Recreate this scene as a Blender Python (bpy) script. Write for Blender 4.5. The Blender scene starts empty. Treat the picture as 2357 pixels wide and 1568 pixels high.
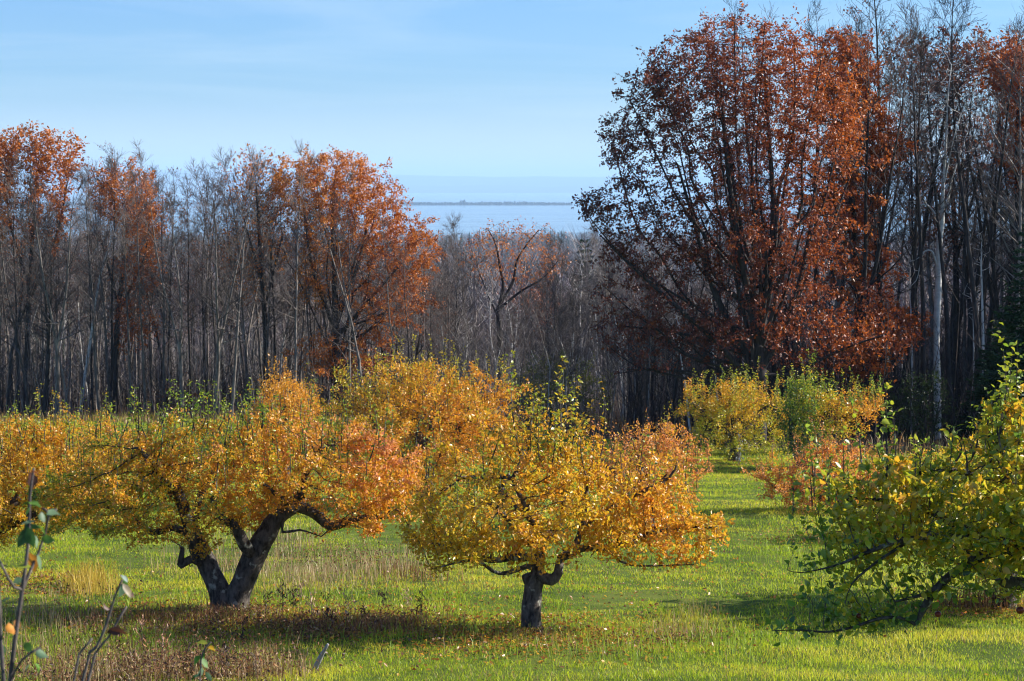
import bpy, math, random
import numpy as np
from mathutils import Vector, Matrix
SC = bpy.context.scene
COL = SC.collection
R = math.radians
# ------------------------------------------------------------------ camera, sky, sun, exposure
EYE = 3.58                      # the photographer stands above the slope
SLOPE = 0.0777
PITCH = 4.283
FPX = 4727.0                    # focal length in pixels of a 2357 px wide picture
cam_d = bpy.data.cameras.new('camera')
cam = bpy.data.objects.new('camera', cam_d); COL.objects.link(cam)
cam.location = (0, 0, EYE); cam.rotation_euler = (R(90 - PITCH), 0, 0)
cam_d.sensor_width = 36; cam_d.lens = 36 * FPX / 2357
cam_d.clip_start = 0.2; cam_d.clip_end = 60000
cam_d.dof.use_dof = True; cam_d.dof.focus_distance = 27; cam_d.dof.aperture_fstop = 7.5
SC.camera = cam
SUN_EL, SUN_AZ = 27.5, 78.0     # azimuth clockwise from the view direction (+Y)
sun_dir = Vector((math.sin(R(SUN_AZ)) * math.cos(R(SUN_EL)), math.cos(R(SUN_AZ)) * math.cos(R(SUN_EL)), math.sin(R(SUN_EL))))
sl = bpy.data.lights.new('sun', 'SUN'); sl.energy = 5.0; sl.angle = R(0.53); sl.color = (1.0, 0.93, 0.82)
so = bpy.data.objects.new('sun', sl); COL.objects.link(so)
so.rotation_euler = (-sun_dir).to_track_quat('-Z', 'Y').to_euler()
SC.view_settings.view_transform = 'Standard'; SC.view_settings.look = 'None'
SC.view_settings.exposure = 0.9; SC.view_settings.gamma = 1
w = bpy.data.worlds.new('World'); SC.world = w; w.use_nodes = True
nt = w.node_tree; nt.nodes.clear()
def N(t, **k):
    n = nt.nodes.new(t)
    for a, b in k.items():
        if a.startswith('i_'): n.inputs[int(a[2:])].default_value = b
        else: setattr(n, a, b)
    return n
L = lambda a, b: nt.links.new(a, b)
sky = N('ShaderNodeTexSky'); sky.sky_type = 'NISHITA'; sky.sun_disc = False
sky.sun_elevation = R(SUN_EL); sky.sun_rotation = R(SUN_AZ)
sky.air_density = 1.0; sky.dust_density = 0.6; sky.ozone_density = 1.5; sky.altitude = 100
tc = N('ShaderNodeTexCoord'); mp = N('ShaderNodeMapping'); mp.inputs['Scale'].default_value = (1.4, 1.4, 17)
mp.inputs['Rotation'].default_value = (R(4), R(-5), 0)
L(tc.outputs['Generated'], mp.inputs[0])
nz = N('ShaderNodeTexNoise'); nz.inputs['Scale'].default_value = 2.2; nz.inputs['Detail'].default_value = 5; nz.inputs['Distortion'].default_value = 0.7; nz.inputs['Roughness'].default_value = 0.55
L(mp.outputs[0], nz.inputs['Vector'])
cr = N('ShaderNodeMapRange'); cr.inputs[1].default_value = 0.44; cr.inputs[2].default_value = 0.78; cr.inputs[3].default_value = 0.0; cr.inputs[4].default_value = 0.30
L(nz.outputs[0], cr.inputs[0])
mx = N('ShaderNodeMix'); mx.data_type = 'RGBA'; mx.inputs[7].default_value = (8.6, 9.6, 10.0, 1)
se = N('ShaderNodeSeparateXYZ'); L(tc.outputs['Generated'], se.inputs[0])
hz_ = N('ShaderNodeMapRange'); hz_.interpolation_type = 'SMOOTHSTEP'; hz_.inputs[1].default_value = 0.0; hz_.inputs[2].default_value = 0.055; hz_.inputs[3].default_value = 0.62; hz_.inputs[4].default_value = 0.0
L(se.outputs[2], hz_.inputs[0]); mxx = N('ShaderNodeMath'); mxx.operation = 'MAXIMUM'; L(cr.outputs[0], mxx.inputs[0]); L(hz_.outputs[0], mxx.inputs[1]); L(mxx.outputs[0], mx.inputs[0])
bg = N('ShaderNodeBackground'); bg.inputs[1].default_value = 0.065
tn = N('ShaderNodeMix'); tn.data_type = 'RGBA'; tn.blend_type = 'MULTIPLY'; tn.inputs[0].default_value = 1; tn.inputs[7].default_value = (0.60, 0.96, 1.55, 1)
L(sky.outputs[0], tn.inputs[6]); L(tn.outputs[2], mx.inputs[6]); L(mx.outputs[2], bg.inputs[0])
wo = N('ShaderNodeOutputWorld'); L(bg.outputs[0], wo.inputs[0])
SC.cycles.max_bounces = 6; SC.cycles.diffuse_bounces = 3; SC.cycles.transmission_bounces = 3; SC.cycles.volume_bounces = 1
SC.cycles.glossy_bounces = 2; SC.cycles.use_denoising = True; SC.cycles.denoiser = 'OPENIMAGEDENOISE'; SC.cycles.denoising_input_passes = 'RGB_ALBEDO_NORMAL'; SC.cycles.denoising_prefilter = 'ACCURATE'; SC.cycles.pixel_filter_type = 'BLACKMAN_HARRIS'; SC.cycles.filter_width = 1.1
SC.cycles.sample_clamp_indirect = 4
SC.cycles.caustics_reflective = False; SC.cycles.caustics_refractive = False
SC.cycles.use_adaptive_sampling = True; SC.cycles.adaptive_threshold = 0.01

# ------------------------------------------------------------------ helpers
def snoise(p, f=1.0, seed=0, octaves=3):
    """cheap smooth value noise in -1..1 from summed sines; p (...,3)"""
    r = np.random.RandomState(seed + 991)
    p = np.asarray(p, float) * f
    o = np.zeros(p.shape[:-1]); a = 1.0; tot = 0
    for _ in range(octaves):
        for _k in range(3):
            d = r.normal(size=3); d /= np.linalg.norm(d)
            o += a * np.sin(p @ d * 2.2 + r.uniform(0, 6.28) + 1.3 * np.sin(p @ r.normal(size=3)))
        tot += a * 2.2; a *= 0.55; p = p * 2.03
    return np.clip(o / tot, -1, 1)
def gz(x, y):
    """height of the ground"""
    x = np.asarray(x, float); y = np.asarray(y, float)
    yy = np.clip(y, -60, None)
    z = -SLOPE * np.minimum(yy, 920)
    z = z - np.where(yy > 920, 3.0 * (1 - np.exp(-np.clip(yy - 920, 0, None) * SLOPE / 3.0)), 0)
    p = np.stack([x, y, x * 0], -1)
    z = z + (0.06 * snoise(p, 0.30, 5, 3) + .04 * snoise(p, 1.2, 6, 3)) * np.clip(y / 15, 0.2, 1)
    z = z + 1.1 * snoise(p, 0.012, 9, 2) * np.clip((y - 130) / 200, 0, 1)
    return z
def PT(X, Y, d):
    """the world point that stands at distance d (metres forward) behind picture point X, Y (2357 px wide)"""
    a = R(PITCH); u = (X - 1178.5) / FPX; v = (784 - Y) / FPX
    f = math.cos(a) + v * math.sin(a); z = v * math.cos(a) - math.sin(a)
    return np.array([u / f * d, d, EYE + z / f * d])
def DG(Y):
    """distance at which the ground shows at picture row Y"""
    t = math.tan(R(PITCH) + math.atan((Y - 784) / FPX))
    return EYE / (t - SLOPE)
def GP(X, Y, dz=0.0):
    p = PT(X, Y, DG(Y)); p[2] = float(gz(p[0], p[1])) + dz
    return p
def mesh(name, V, F, mat, parent=None, col=None, smooth=True, loc=None):
    """V (n,3); F list of int arrays (m,3) or (m,4)"""
    me = bpy.data.meshes.new(name)
    V = np.ascontiguousarray(V, dtype=np.float32)
    F = [np.asarray(f, dtype=np.int32) for f in F if len(f)]
    me.vertices.add(len(V)); me.vertices.foreach_set('co', V.ravel())
    nl = sum(f.size for f in F); npoly = sum(len(f) for f in F)
    me.loops.add(nl); me.polygons.add(npoly)
    me.loops.foreach_set('vertex_index', np.concatenate([f.ravel() for f in F]))
    tot = np.concatenate([np.full(len(f), f.shape[1], np.int32) for f in F])
    st = np.concatenate([[0], np.cumsum(tot)[:-1]]).astype(np.int32)
    me.polygons.foreach_set('loop_start', st); me.polygons.foreach_set('loop_total', tot)
    me.polygons.foreach_set('use_smooth', np.full(npoly, smooth))
    if col is not None:
        ca = me.color_attributes.new('Col', 'FLOAT_COLOR', 'POINT')
        c4 = np.ones((len(V), 4), np.float32); c4[:, :3] = col
        ca.data.foreach_set('color', c4.ravel())
    me.materials.append(mat); me.update(calc_edges=True)
    o = bpy.data.objects.new(name, me); COL.objects.link(o)
    if parent is not None: o.parent = parent
    if loc is not None: o.location = loc
    return o
def tag(o, label=None, cat=None, group=None, kind=None):
    if label: o['label'] = label
    if cat: o['category'] = cat
    if group: o['group'] = group
    if kind: o['kind'] = kind
    return o
def thing(name, label, cat, loc, group=None):
    o = bpy.data.objects.new(name, None); COL.objects.link(o); o.location = loc
    o.empty_display_size = 0.3
    return tag(o, label, cat, group)

# ------------------------------------------------------------------ materials
def newmat(name):
    m = bpy.data.materials.new(name); m.use_nodes = True
    m.node_tree.nodes.clear(); return m, m.node_tree
def leaf_mat(name, trans=0.5, gloss=0.07, rough=0.35):
    m, t = newmat(name); n = t.nodes.new; l = t.links.new
    at = n('ShaderNodeAttribute'); at.attribute_name = 'Col'
    oi = n('ShaderNodeObjectInfo')
    d = n('ShaderNodeBsdfDiffuse'); tr = n('ShaderNodeBsdfTranslucent'); g = n('ShaderNodeBsdfGlossy')
    g.inputs['Roughness'].default_value = rough; g.inputs['Color'].default_value = (0.95, 0.97, 1, 1)
    l(at.outputs['Color'], d.inputs[0]); l(at.outputs['Color'], tr.inputs[0])
    a = n('ShaderNodeMixShader'); a.inputs[0].default_value = trans; l(d.outputs[0], a.inputs[1]); l(tr.outputs[0], a.inputs[2])
    b = n('ShaderNodeMixShader'); b.inputs[0].default_value = gloss; l(a.outputs[0], b.inputs[1]); l(g.outputs[0], b.inputs[2])
    o = n('ShaderNodeOutputMaterial'); l(b.outputs[0], o.inputs[0]); return m
def bark_mat(name, c1, c2, scale=9.0, bump=0.5, stretch=0.25, c3=None, t3=0.62, vary=0.25):
    m, t = newmat(name); n = t.nodes.new; l = t.links.new
    tc = n('ShaderNodeTexCoord'); mp = n('ShaderNodeMapping'); mp.inputs['Scale'].default_value = (1, 1, stretch)
    l(tc.outputs['Object'], mp.inputs[0])
    nz = n('ShaderNodeTexNoise'); nz.inputs['Scale'].default_value = scale; nz.inputs['Detail'].default_value = 6; nz.inputs['Roughness'].default_value = 0.65
    l(mp.outputs[0], nz.inputs['Vector'])
    cr = n('ShaderNodeValToRGB'); cr.color_ramp.elements[0].position = 0.36; cr.color_ramp.elements[1].position = 0.62
    cr.color_ramp.elements[0].color = (*c1, 1); cr.color_ramp.elements[1].color = (*c2, 1)
    l(nz.outputs[0], cr.inputs[0]); c = cr.outputs[0]
    if c3:
        z2 = n('ShaderNodeTexNoise'); z2.inputs['Scale'].default_value = scale * 0.45; z2.inputs['Detail'].default_value = 4
        l(tc.outputs['Object'], z2.inputs['Vector'])
        mr = n('ShaderNodeMapRange'); mr.inputs[1].default_value = t3; mr.inputs[2].default_value = t3 + 0.06; l(z2.outputs[0], mr.inputs[0])
        mm = n('ShaderNodeMix'); mm.data_type = 'RGBA'; mm.inputs[7].default_value = (*c3, 1); l(mr.outputs[0], mm.inputs[0]); l(c, mm.inputs[6]); c = mm.outputs[2]
    oi = n('ShaderNodeObjectInfo'); hv = n('ShaderNodeMapRange'); hv.inputs[3].default_value = 1 - vary; hv.inputs[4].default_value = 1 + vary
    l(oi.outputs['Random'], hv.inputs[0])
    vm = n('ShaderNodeVectorMath'); vm.operation = 'SCALE'; l(c, vm.inputs[0]); l(hv.outputs[0], vm.inputs['Scale'])
    p = n('ShaderNodeBsdfPrincipled'); p.inputs['Roughness'].default_value = 0.85; p.inputs['Specular IOR Level'].default_value = 0.25
    l(vm.outputs[0], p.inputs['Base Color'])
    if bump:
        b = n('ShaderNodeBump'); b.inputs['Strength'].default_value = bump; b.inputs['Distance'].default_value = 0.02
        l(nz.outputs[0], b.inputs['Height']); l(b.outputs[0], p.inputs['Normal'])
    o = n('ShaderNodeOutputMaterial'); l(p.outputs[0], o.inputs[0]); return m
M_leaf = leaf_mat('apple leaf', 0.52, 0.04, 0.38)
M_oakleaf = leaf_mat('oak leaf', 0.5, 0.045, 0.45)
M_grass = leaf_mat('grass blade', 0.5, 0.015, 0.4)
M_dry = leaf_mat('dry stalk', 0.35, 0.03, 0.5)
M_needle = leaf_mat('needles', 0.15, 0.03, 0.5)
M_apple_bark = bark_mat('apple bark', (0.016, 0.013, 0.012), (0.13, 0.11, 0.095), 15, 1.0, 0.4, (0.30, 0.30, 0.25), 0.60)
M_bark = bark_mat('forest bark', (0.055, 0.047, 0.042), (0.24, 0.21, 0.185), 8, 0.4, 0.2, vary=.5)
M_barkd = bark_mat('dark bark', (0.022, 0.019, 0.020), (0.065, 0.056, 0.052), 8, 0.4, 0.2)
M_twig = bark_mat('twig bark', (0.065, 0.054, 0.050), (0.155, 0.132, 0.122), 5, 0, 1, vary=0.4)
M_twigd = bark_mat('dark twig bark', (0.035, 0.027, 0.027), (0.075, 0.060, 0.056), 5, 0, 1)
M_birch = bark_mat('birch bark', (0.55, 0.54, 0.50), (0.72, 0.70, 0.66), 3, 0.2, 2.5, (0.05, 0.045, 0.04), 0.60, 0.06)
M_pale = bark_mat('pale bark', (0.24, 0.23, 0.21), (0.55, 0.53, 0.49), 12, 0.3, 0.5, vary=.4)
M_grey = bark_mat('weathered wood', (0.22, 0.21, 0.21), (0.42, 0.41, 0.40), 30, 0.4, 0.2)

# ------------------------------------------------------------------ tubes: a skeleton (nodes, parents, radii) becomes a mesh
def tubes(P, par, r, start=None, big=0.03, sides=(14, 4, 3), tiny=0.006, rough=0.0, seed=1, rmin=0.0):
    """P (n,3), par (n,) -1 for roots, r (n,). Returns V,[F]"""
    n = len(P); par = np.asarray(par)
    tang = np.zeros((n, 3)); has = par >= 0
    d = np.zeros((n, 3)); d[has] = P[has] - P[par[has]]
    ln = np.linalg.norm(d, axis=1, keepdims=True); d = d / np.maximum(ln, 1e-9)
    main = np.full(n, -1)                        # thickest child of each node
    order = np.argsort(r)
    ok = order[has[order]]; main[par[ok]] = ok
    tang = d.copy()
    mm = main >= 0; tang[mm] += d[main[mm]]
    tang /= np.maximum(np.linalg.norm(tang, axis=1, keepdims=True), 1e-9)
    idx = np.where(has)[0]
    if rmin > 0: r = np.maximum(r, rmin)
    Vs, Fs = [], []; off = 0
    rr = r[idx]
    for k, sel in enumerate((rr >= big, (rr < big) & (rr >= tiny), rr < tiny)):
        c = idx[sel]
        if not len(c): continue
        ns = sides[k]; p = par[c]; ismain = main[p] == c
        t0 = np.where(ismain[:, None], tang[p], d[c]); r0 = np.where(ismain, r[p], r[c] * 1.15)
        r0 = np.minimum(r0, r[p])
        root = par[p] < 0
        r0 = np.where(root & ismain, r[p], r0)
        out = []
        for (c0, t, rad) in ((P[p], t0, r0), (P[c], tang[c], r[c])):
            ref = np.tile(np.array([[0.31, 0.94, 0.12]]), (len(c), 1))
            a = np.cross(t, ref); a /= np.maximum(np.linalg.norm(a, axis=1, keepdims=True), 1e-6)
            b = np.cross(t, a)
            th = np.arange(ns) / ns * 2 * math.pi
            ring = c0[:, None, :] + rad[:, None, None] * (np.cos(th)[None, :, None] * a[:, None, :] + np.sin(th)[None, :, None] * b[:, None, :])
            if rough and k == 0:
                nn = snoise(ring, 6.0, seed, 3) * 0.9 + snoise(ring * np.array([1, 1, 0.3]), 26.0, seed + 3, 2) * 0.7
                ring = ring + (ring - c0[:, None, :]) * (nn * rough)[..., None]
            out.append(ring)
        V = np.stack(out, 1)                       # m,2,ns,3
        m = len(c); base = off + np.arange(m)[:, None] * 2 * ns
        j = np.arange(ns)[None, :]; jn = (j + 1) % ns
        F = np.stack([base + j, base + jn, base + ns + jn, base + ns + j], -1).reshape(-1, 4)
        Vs.append(V.reshape(-1, 3)); Fs.append(F); off += m * 2 * ns
        if k == 0:                                   # cap blunt ends
            ends = np.where(main[c] < 0)[0]
            if len(ends):
                Fs.append(off - m * 2 * ns + ends[:, None] * 2 * ns + ns + np.arange(ns)[None, :])
    return np.concatenate(Vs), Fs

LEAF_F = (np.array([[0, -.0, 0], [-.26, .28, .05], [-.27, .62, .04], [0, 1.0, -.16], [.27, .62, .04], [.26, .28, .05], [0, .33, -.04], [0, .68, -.08]]),
          [np.array([[0, 6, 1], [7, 3, 2], [0, 5, 6], [7, 4, 3]]), np.array([[6, 7, 2, 1], [6, 5, 4, 7]])])
LEAF_S = (np.array([[0, 0, 0], [-.30, .5, .07], [0, 1.0, -.08], [.30, .5, .07]]), [np.array([[0, 2, 1], [0, 3, 2]])])
OAK_S = (np.array([[0, 0, 0], [-.30, .34, .05], [-.16, .52, .0], [-.34, .78, .08], [0, 1.0, -.1], [.30, .70, .08], [.15, .5, 0], [.28, .3, .05]]),
         [np.array([[0, 2, 1], [2, 4, 3], [4, 6, 5], [6, 0, 7]]), np.array([[0, 6, 4, 2]])])
def leaves(P, A, size, width, tmpl, rng, flat=None, nup=0.0):
    """P base points, A axes, size (n,)"""
    T, Fq = tmpl; n = len(P)
    A = A / np.maximum(np.linalg.norm(A, axis=1, keepdims=True), 1e-9)
    q = rng.normal(size=(n, 3)); q[:, 2] += nup
    nn = q - (q * A).sum(1, keepdims=True) * A; nn /= np.maximum(np.linalg.norm(nn, axis=1, keepdims=True), 1e-9)
    s = np.cross(A, nn)
    size = np.broadcast_to(size, (n,)); wd = width * rng.uniform(0.75, 1.2, n); cu = rng.uniform(0.3, 2.4, n)
    V = P[:, None, :] + size[:, None, None] * (T[None, :, 0:1] * wd[:, None, None] * s[:, None, :] + T[None, :, 1:2] * A[:, None, :] + T[None, :, 2:3] * cu[:, None, None] * nn[:, None, :])
    nv = len(T); b = (np.arange(n) * nv)[:, None, None]
    return V.reshape(-1, 3), [(b + f[None]).reshape(-1, f.shape[1]) for f in Fq], nv
def cat(parts):
    """join (V, [F], C) triples"""
    Vs, Cs, Fs = [], [], []; off = 0
    for V, F, C in parts:
        if not len(V): continue
        Vs.append(V); Cs.append(C); Fs += [f + off for f in F]; off += len(V)
    return np.concatenate(Vs), Fs, np.concatenate(Cs)
def pick(pal, val, rng, jit=0.16, sd=0.18):
    """pal: list of colours in order; val 0..1 position; jitter"""
    pal = np.array(pal, float); n = len(val)
    x = np.clip(val + rng.normal(0, sd, n), 0, 0.9999) * (len(pal) - 1)
    i = np.floor(x).astype(int); f = (x - i)[:, None]
    c = pal[i] * (1 - f) + pal[np.minimum(i + 1, len(pal) - 1)] * f
    c = c * rng.uniform(1 - jit, 1 + jit, (n, 1)) * rng.uniform(0.93, 1.07, (n, 3))
    return np.clip(c, 0.002, 0.95)

# ------------------------------------------------------------------ space colonisation: limbs grow towards points spread in the crown
def colonise(P, par, r, att, step=0.1, di=0.9, dk=0.14, trop=(0, 0, 0.05), iters=120, wob=0.12, seed=0, maxn=9000):
    rng = np.random.RandomState(seed)
    P = [np.array(p, float) for p in P]; par = list(par)
    nodes = np.array(P); att = np.array(att); alive = np.ones(len(att), bool)
    D = np.full(len(att), 1e9); I = np.zeros(len(att), int)
    new = np.arange(len(nodes)); buf = np.zeros((maxn + 2000, 3)); buf[:len(nodes)] = nodes; n = len(nodes)
    trop = np.array(trop)
    used = {}
    for it in range(iters):
        a = np.where(alive)[0]
        if not len(a) or n > maxn: break
        for c0 in range(0, len(new), 400):
            nb = new[c0:c0 + 400]
            dd = np.linalg.norm(att[a][:, None, :] - buf[nb][None], axis=2)
            k = dd.argmin(1); v = dd[np.arange(len(a)), k]; u = v < D[a]
            D[a[u]] = v[u]; I[a[u]] = nb[k[u]]
        kill = D < dk; alive &= ~kill
        a = np.where(alive & (D < (di if it > 12 else 99)))[0]
        if not len(a): break
        vec = att[a] - buf[I[a]]; vec /= np.linalg.norm(vec, axis=1, keepdims=True)
        acc = np.zeros((n, 3)); np.add.at(acc, I[a], vec); gi = np.unique(I[a])
        g = acc[gi]; g /= np.maximum(np.linalg.norm(g, axis=1, keepdims=True), 1e-6)
        g = g + trop + rng.normal(0, wob, g.shape); g /= np.linalg.norm(g, axis=1, keepdims=True)
        q = buf[gi] + g * step
        keep = []
        for j, gg in enumerate(gi):
            c = used.get(gg, 0)
            if c < 5: used[gg] = c + 1; keep.append(j)
        if not keep: break
        q = q[keep]; gi = gi[keep]
        buf[n:n + len(q)] = q; new = np.arange(n, n + len(q)); par += list(gi); n += len(q)
    return buf[:n].copy(), np.array(par)
def pipe(P, par, nseed, rs, tip, exp=2.2, taper=1.0):
    """radii: pipe model from the tips, never thinner than asked at the seed nodes"""
    n = len(P); acc = np.zeros(n); r = np.zeros(n)
    kids = np.zeros(n, int)
    for i in range(n):
        if par[i] >= 0: kids[par[i]] += 1
    for i in range(n - 1, -1, -1):
        v = acc[i] if kids[i] else tip ** exp
        v = max(v, tip ** exp)
        if i < nseed: v = max(v if False else 0, rs[i] ** exp)
        r[i] = v ** (1 / exp)
        if par[i] >= 0: acc[par[i]] += v * 1.0 + 0.02 * tip ** exp
    return r
def limit_radii(r, par, nseed):
    for i in range(nseed, len(r)):
        r[i] = min(r[i], r[par[i]] * 0.97)
    return r
def seed_paths(paths, step):
    """paths: list of (points[(x,y,z,r)...], attach) -> resampled seed nodes. A path starts at the nearest earlier node."""
    P, par, rs = [], [], []
    for pts in paths:
        pts = np.array(pts, float); k0 = -1
        if P:
            d = np.linalg.norm(np.array(P) - pts[0, :3], axis=1); k0 = int(d.argmin())
        prev = k0
        if k0 < 0:
            P.append(pts[0, :3]); par.append(-1); rs.append(pts[0, 3]); prev = 0
        # smooth (Catmull-Rom) resample
        Q = np.vstack([2 * pts[0] - pts[1], pts, 2 * pts[-1] - pts[-2]])
        for s in range(1, len(Q) - 2):
            ln = np.linalg.norm(Q[s + 1, :3] - Q[s, :3]); m = max(2, int(ln / step))
            for j in range(1, m + 1):
                t = j / m
                v = 0.5 * (2 * Q[s] + (Q[s + 1] - Q[s - 1]) * t + (2 * Q[s - 1] - 5 * Q[s] + 4 * Q[s + 1] - Q[s + 2]) * t * t + (3 * Q[s] - Q[s - 1] - 3 * Q[s + 1] + Q[s + 2]) * t ** 3)
                P.append(v[:3]); par.append(prev); rs.append(max(v[3], 0.004)); prev = len(P) - 1
    return np.array(P), np.array(par), np.array(rs)
def ell_points(E, n, rng, shell=0.35, lump=.3, outl=.2):
    """points in a union of ellipsoids E: (centre, radii, weight)"""
    w = np.array([e[2] for e in E], float); w /= w.sum(); out = []
    for (c, rad, _), k in zip(E, rng.multinomial(n, w)):
        d = rng.normal(size=(k, 3)); d /= np.linalg.norm(d, axis=1, keepdims=True)
        q = rng.uniform(0, 1, k) ** shell
        q = q * (1 + lump * snoise(d + np.array(c) * .7, 2.2, 31, 3)) * np.where(rng.rand(k) < outl, rng.uniform(1.0, 1.45, k), 1)
        out.append(np.array(c) + d * q[:, None] * np.array(rad))
    return np.concatenate(out)

# ------------------------------------------------------------------ a leafy tree grown to a crown outline given in picture points
def leafy_tree(name, label, catg, base, d, paths, ells, pal, group=None, natt=2200, step=0.09, di=0.9, dk=0.15, tip=0.0035,
               nleaf=12000, lsize=0.06, lwidth=1.0, tmpl=LEAF_F, seed=1, shoots=(), shoot_pal=None, colf=None, leaf_r=0.012, clump=0.0, cf=1.6, lump=.30, outl=.28, one=False, sprays=0,
               bark=None, twig=None, rough=0.10, trop=(0, 0, 0.05), droop=0.0, lm=None, zmin=None, spread=0.05, twk=3.0,
               sub_r=0.022, thin=1.0, exp=2.2, parts=True, shell=0.45, big=0.03, maxn=9000):
    """base = world point; paths in picture coords (X, Y, depth offset, radius); ells (X, Y, rx, ry, depth radius, weight, depth offset)"""
    rng = np.random.RandomState(seed)
    px = d / FPX
    sp = []
    for pth in paths:
        sp.append([(*(PT(a, b, d + c) - base), rr) for a, b, c, rr in pth])
    P, par, rs = seed_paths(sp, step)
    E = []
    for e in ells:
        X, Y, rx, ry, rd, wt = e[:6]; o = e[6] if len(e) > 6 else 0
        E.append((PT(X, Y, d + o) - base, (rx * px, rd, ry * px), wt))
    att = ell_points(E, natt, rng, shell, lump, outl)
    if zmin is not None: att = att[att[:, 2] > zmin]
    ns = len(P)
    P, par = colonise(P, par, rs, att, step, di, dk, trop, seed=seed, maxn=maxn)
    r = limit_radii(pipe(P, par, ns, rs, tip, exp), par, ns)
    n0 = len(P)
    # water sprouts: straight upright shoots on the crown
    SP, SL = [], []
    extraP, extrapar, extrar = [], [], []
    for (X, Y0, Y1, off, dens, lsz) in shoots:
        top = PT(X, Y1, d + off) - base; q = PT(X + rng.uniform(-6, 6), Y0, d + off) - base
        k0 = int(np.linalg.norm(P - q, axis=1).argmin())
        m = max(4, int(np.linalg.norm(top - P[k0]) / 0.045)); prev = k0
        bend = rng.normal(0, 0.06, 3); gap = rng.uniform(0, 6.3); m = max(m, 4)
        for j in range(1, m + 1):
            t = j / m; v = P[k0] * (1 - t) + top * t + bend * math.sin(t * 3.1) * np.array([1, 1, .2])
            extraP.append(v); extrapar.append(prev); extrar.append(0.008 * (1 - t) + 0.0025); prev = n0 + len(extraP) - 1
            if t > 0.12:
                if math.sin(j * 1.7 + gap) < -.75: continue
                for _ in range(rng.randint(2, dens + 1)): SP.append(v + rng.normal(0, 0.02, 3)); SL.append(lsz * (1.15 - 0.45 * t) * rng.uniform(.6, 1.15))
    if sprays:                                  # short ragged upright shoots all over the top of the crown
        hi = np.where(P[:n0, 2] > np.quantile(P[:n0, 2], .5))[0]
        for k0 in rng.choice(hi, sprays):
            ln = rng.uniform(.18, .62) * (1 if d < 40 else 1.25); m = max(4, int(ln / .045)); prev = k0; bend = rng.normal(0, .12, 3)
            for j in range(1, m + 1):
                t = j / m; v = P[k0] + np.array([bend[0] * t, bend[1] * t, 1.0]) * ln * t
                extraP.append(v); extrapar.append(prev); extrar.append(0.005 * (1 - t) + 0.002); prev = n0 + len(extraP) - 1
                for _ in range(rng.randint(1, 4)): SP.append(v + rng.normal(0, 0.015, 3)); SL.append(lsize * rng.uniform(.6, 1.2))
    if extraP:
        P = np.vstack([P, extraP]); par = np.concatenate([par, extrapar]).astype(int); r = np.concatenate([r, extrar])
    root = thing(name, label, catg, base, group)
    thick = r >= (0 if one else sub_r)
    lowseed = np.zeros(len(P), bool); lowseed[:ns] = True
    # trunk and limbs against fine branches: two meshes
    keep = thick
    V, F = tubes_sel(P, par, r, keep, rough=rough, big=big)
    mesh('trunk', V, F, bark or M_apple_bark, root)
    if not one:
        V, F = tubes_sel(P, par, r, ~keep, rough=0)
        mesh('branches', V, F, twig or bark or M_apple_bark, root)
    # leaves
    cand = np.where(r < leaf_r)[0]; cand = cand[cand < n0]
    hv = np.ones(len(cand))
    wgt = np.exp(clump * 3 * snoise(P[cand], cf, seed + 50, 3)); k = rng.choice(cand, nleaf, p=wgt / wgt.sum())
    dirn = P[k] - P[par[k]]; dirn /= np.maximum(np.linalg.norm(dirn, axis=1, keepdims=True), 1e-6)
    # leaves sit in spurs: a few share a spot
    spur = rng.normal(size=(len(P), 3)) * spread
    Lp = P[k] + spur[k] * rng.uniform(0, 1.3, (nleaf, 1)) + rng.normal(0, spread * 0.6, (nleaf, 3)) - dirn * rng.uniform(0, step, (nleaf, 1))
    ax = rng.normal(size=(nleaf, 3)) * 0.8 + dirn * 0.6 + np.array([0, 0, 0.15 - droop])
    sz = lsize * rng.uniform(0.42, 1.38, nleaf)
    if zmin is not None:
        g = Lp[:, 2] > zmin - 0.1; Lp, ax, sz = Lp[g], ax[g], sz[g]; nleaf = len(Lp)
    V, F, nv = leaves(Lp, ax, sz, lwidth, tmpl, rng)
    val = colf(Lp, rng) if colf else 0.5 + 0.5 * snoise(Lp, 1.2, seed, 3)
    C = np.repeat(pick(pal, val, rng), nv, 0)
    pt = [(V, F, C)]
    if SP:
        SP = np.array(SP); m = len(SP); ang = rng.uniform(0, 6.28, m)
        ax = np.stack([np.cos(ang), np.sin(ang), rng.uniform(-0.6, 1.1, m)], -1)
        V, F, nv = leaves(SP, ax, np.array(SL) * rng.uniform(0.8, 1.15, m), lwidth, tmpl, rng, nup=1.2)
        val = np.clip(0.5 + 0.5 * snoise(SP, 1.5, seed + 7, 2), 0, 1)
        pt.append((V, F, np.repeat(pick(shoot_pal or pal, val, rng), nv, 0)))
    V, F, C = cat(pt)
    mesh('crown', V, F, lm or M_leaf, root, C)
    return root
def tubes_sel(P, par, r, keep, **kw):
    """tubes for the segments whose child node is kept"""
    idx = np.where(keep & (par >= 0))[0]
    if not len(idx): return np.zeros((0, 3)), []
    # keep parents so the ring frames match: rebuild a compact skeleton
    need = np.unique(np.concatenate([idx, par[idx]]))
    mp = np.full(len(P), -1); mp[need] = np.arange(len(need))
    pp = np.full(len(need), -1); pp[mp[idx]] = mp[par[idx]]
    return tubes(P[need], pp, r[need], **kw)

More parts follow.
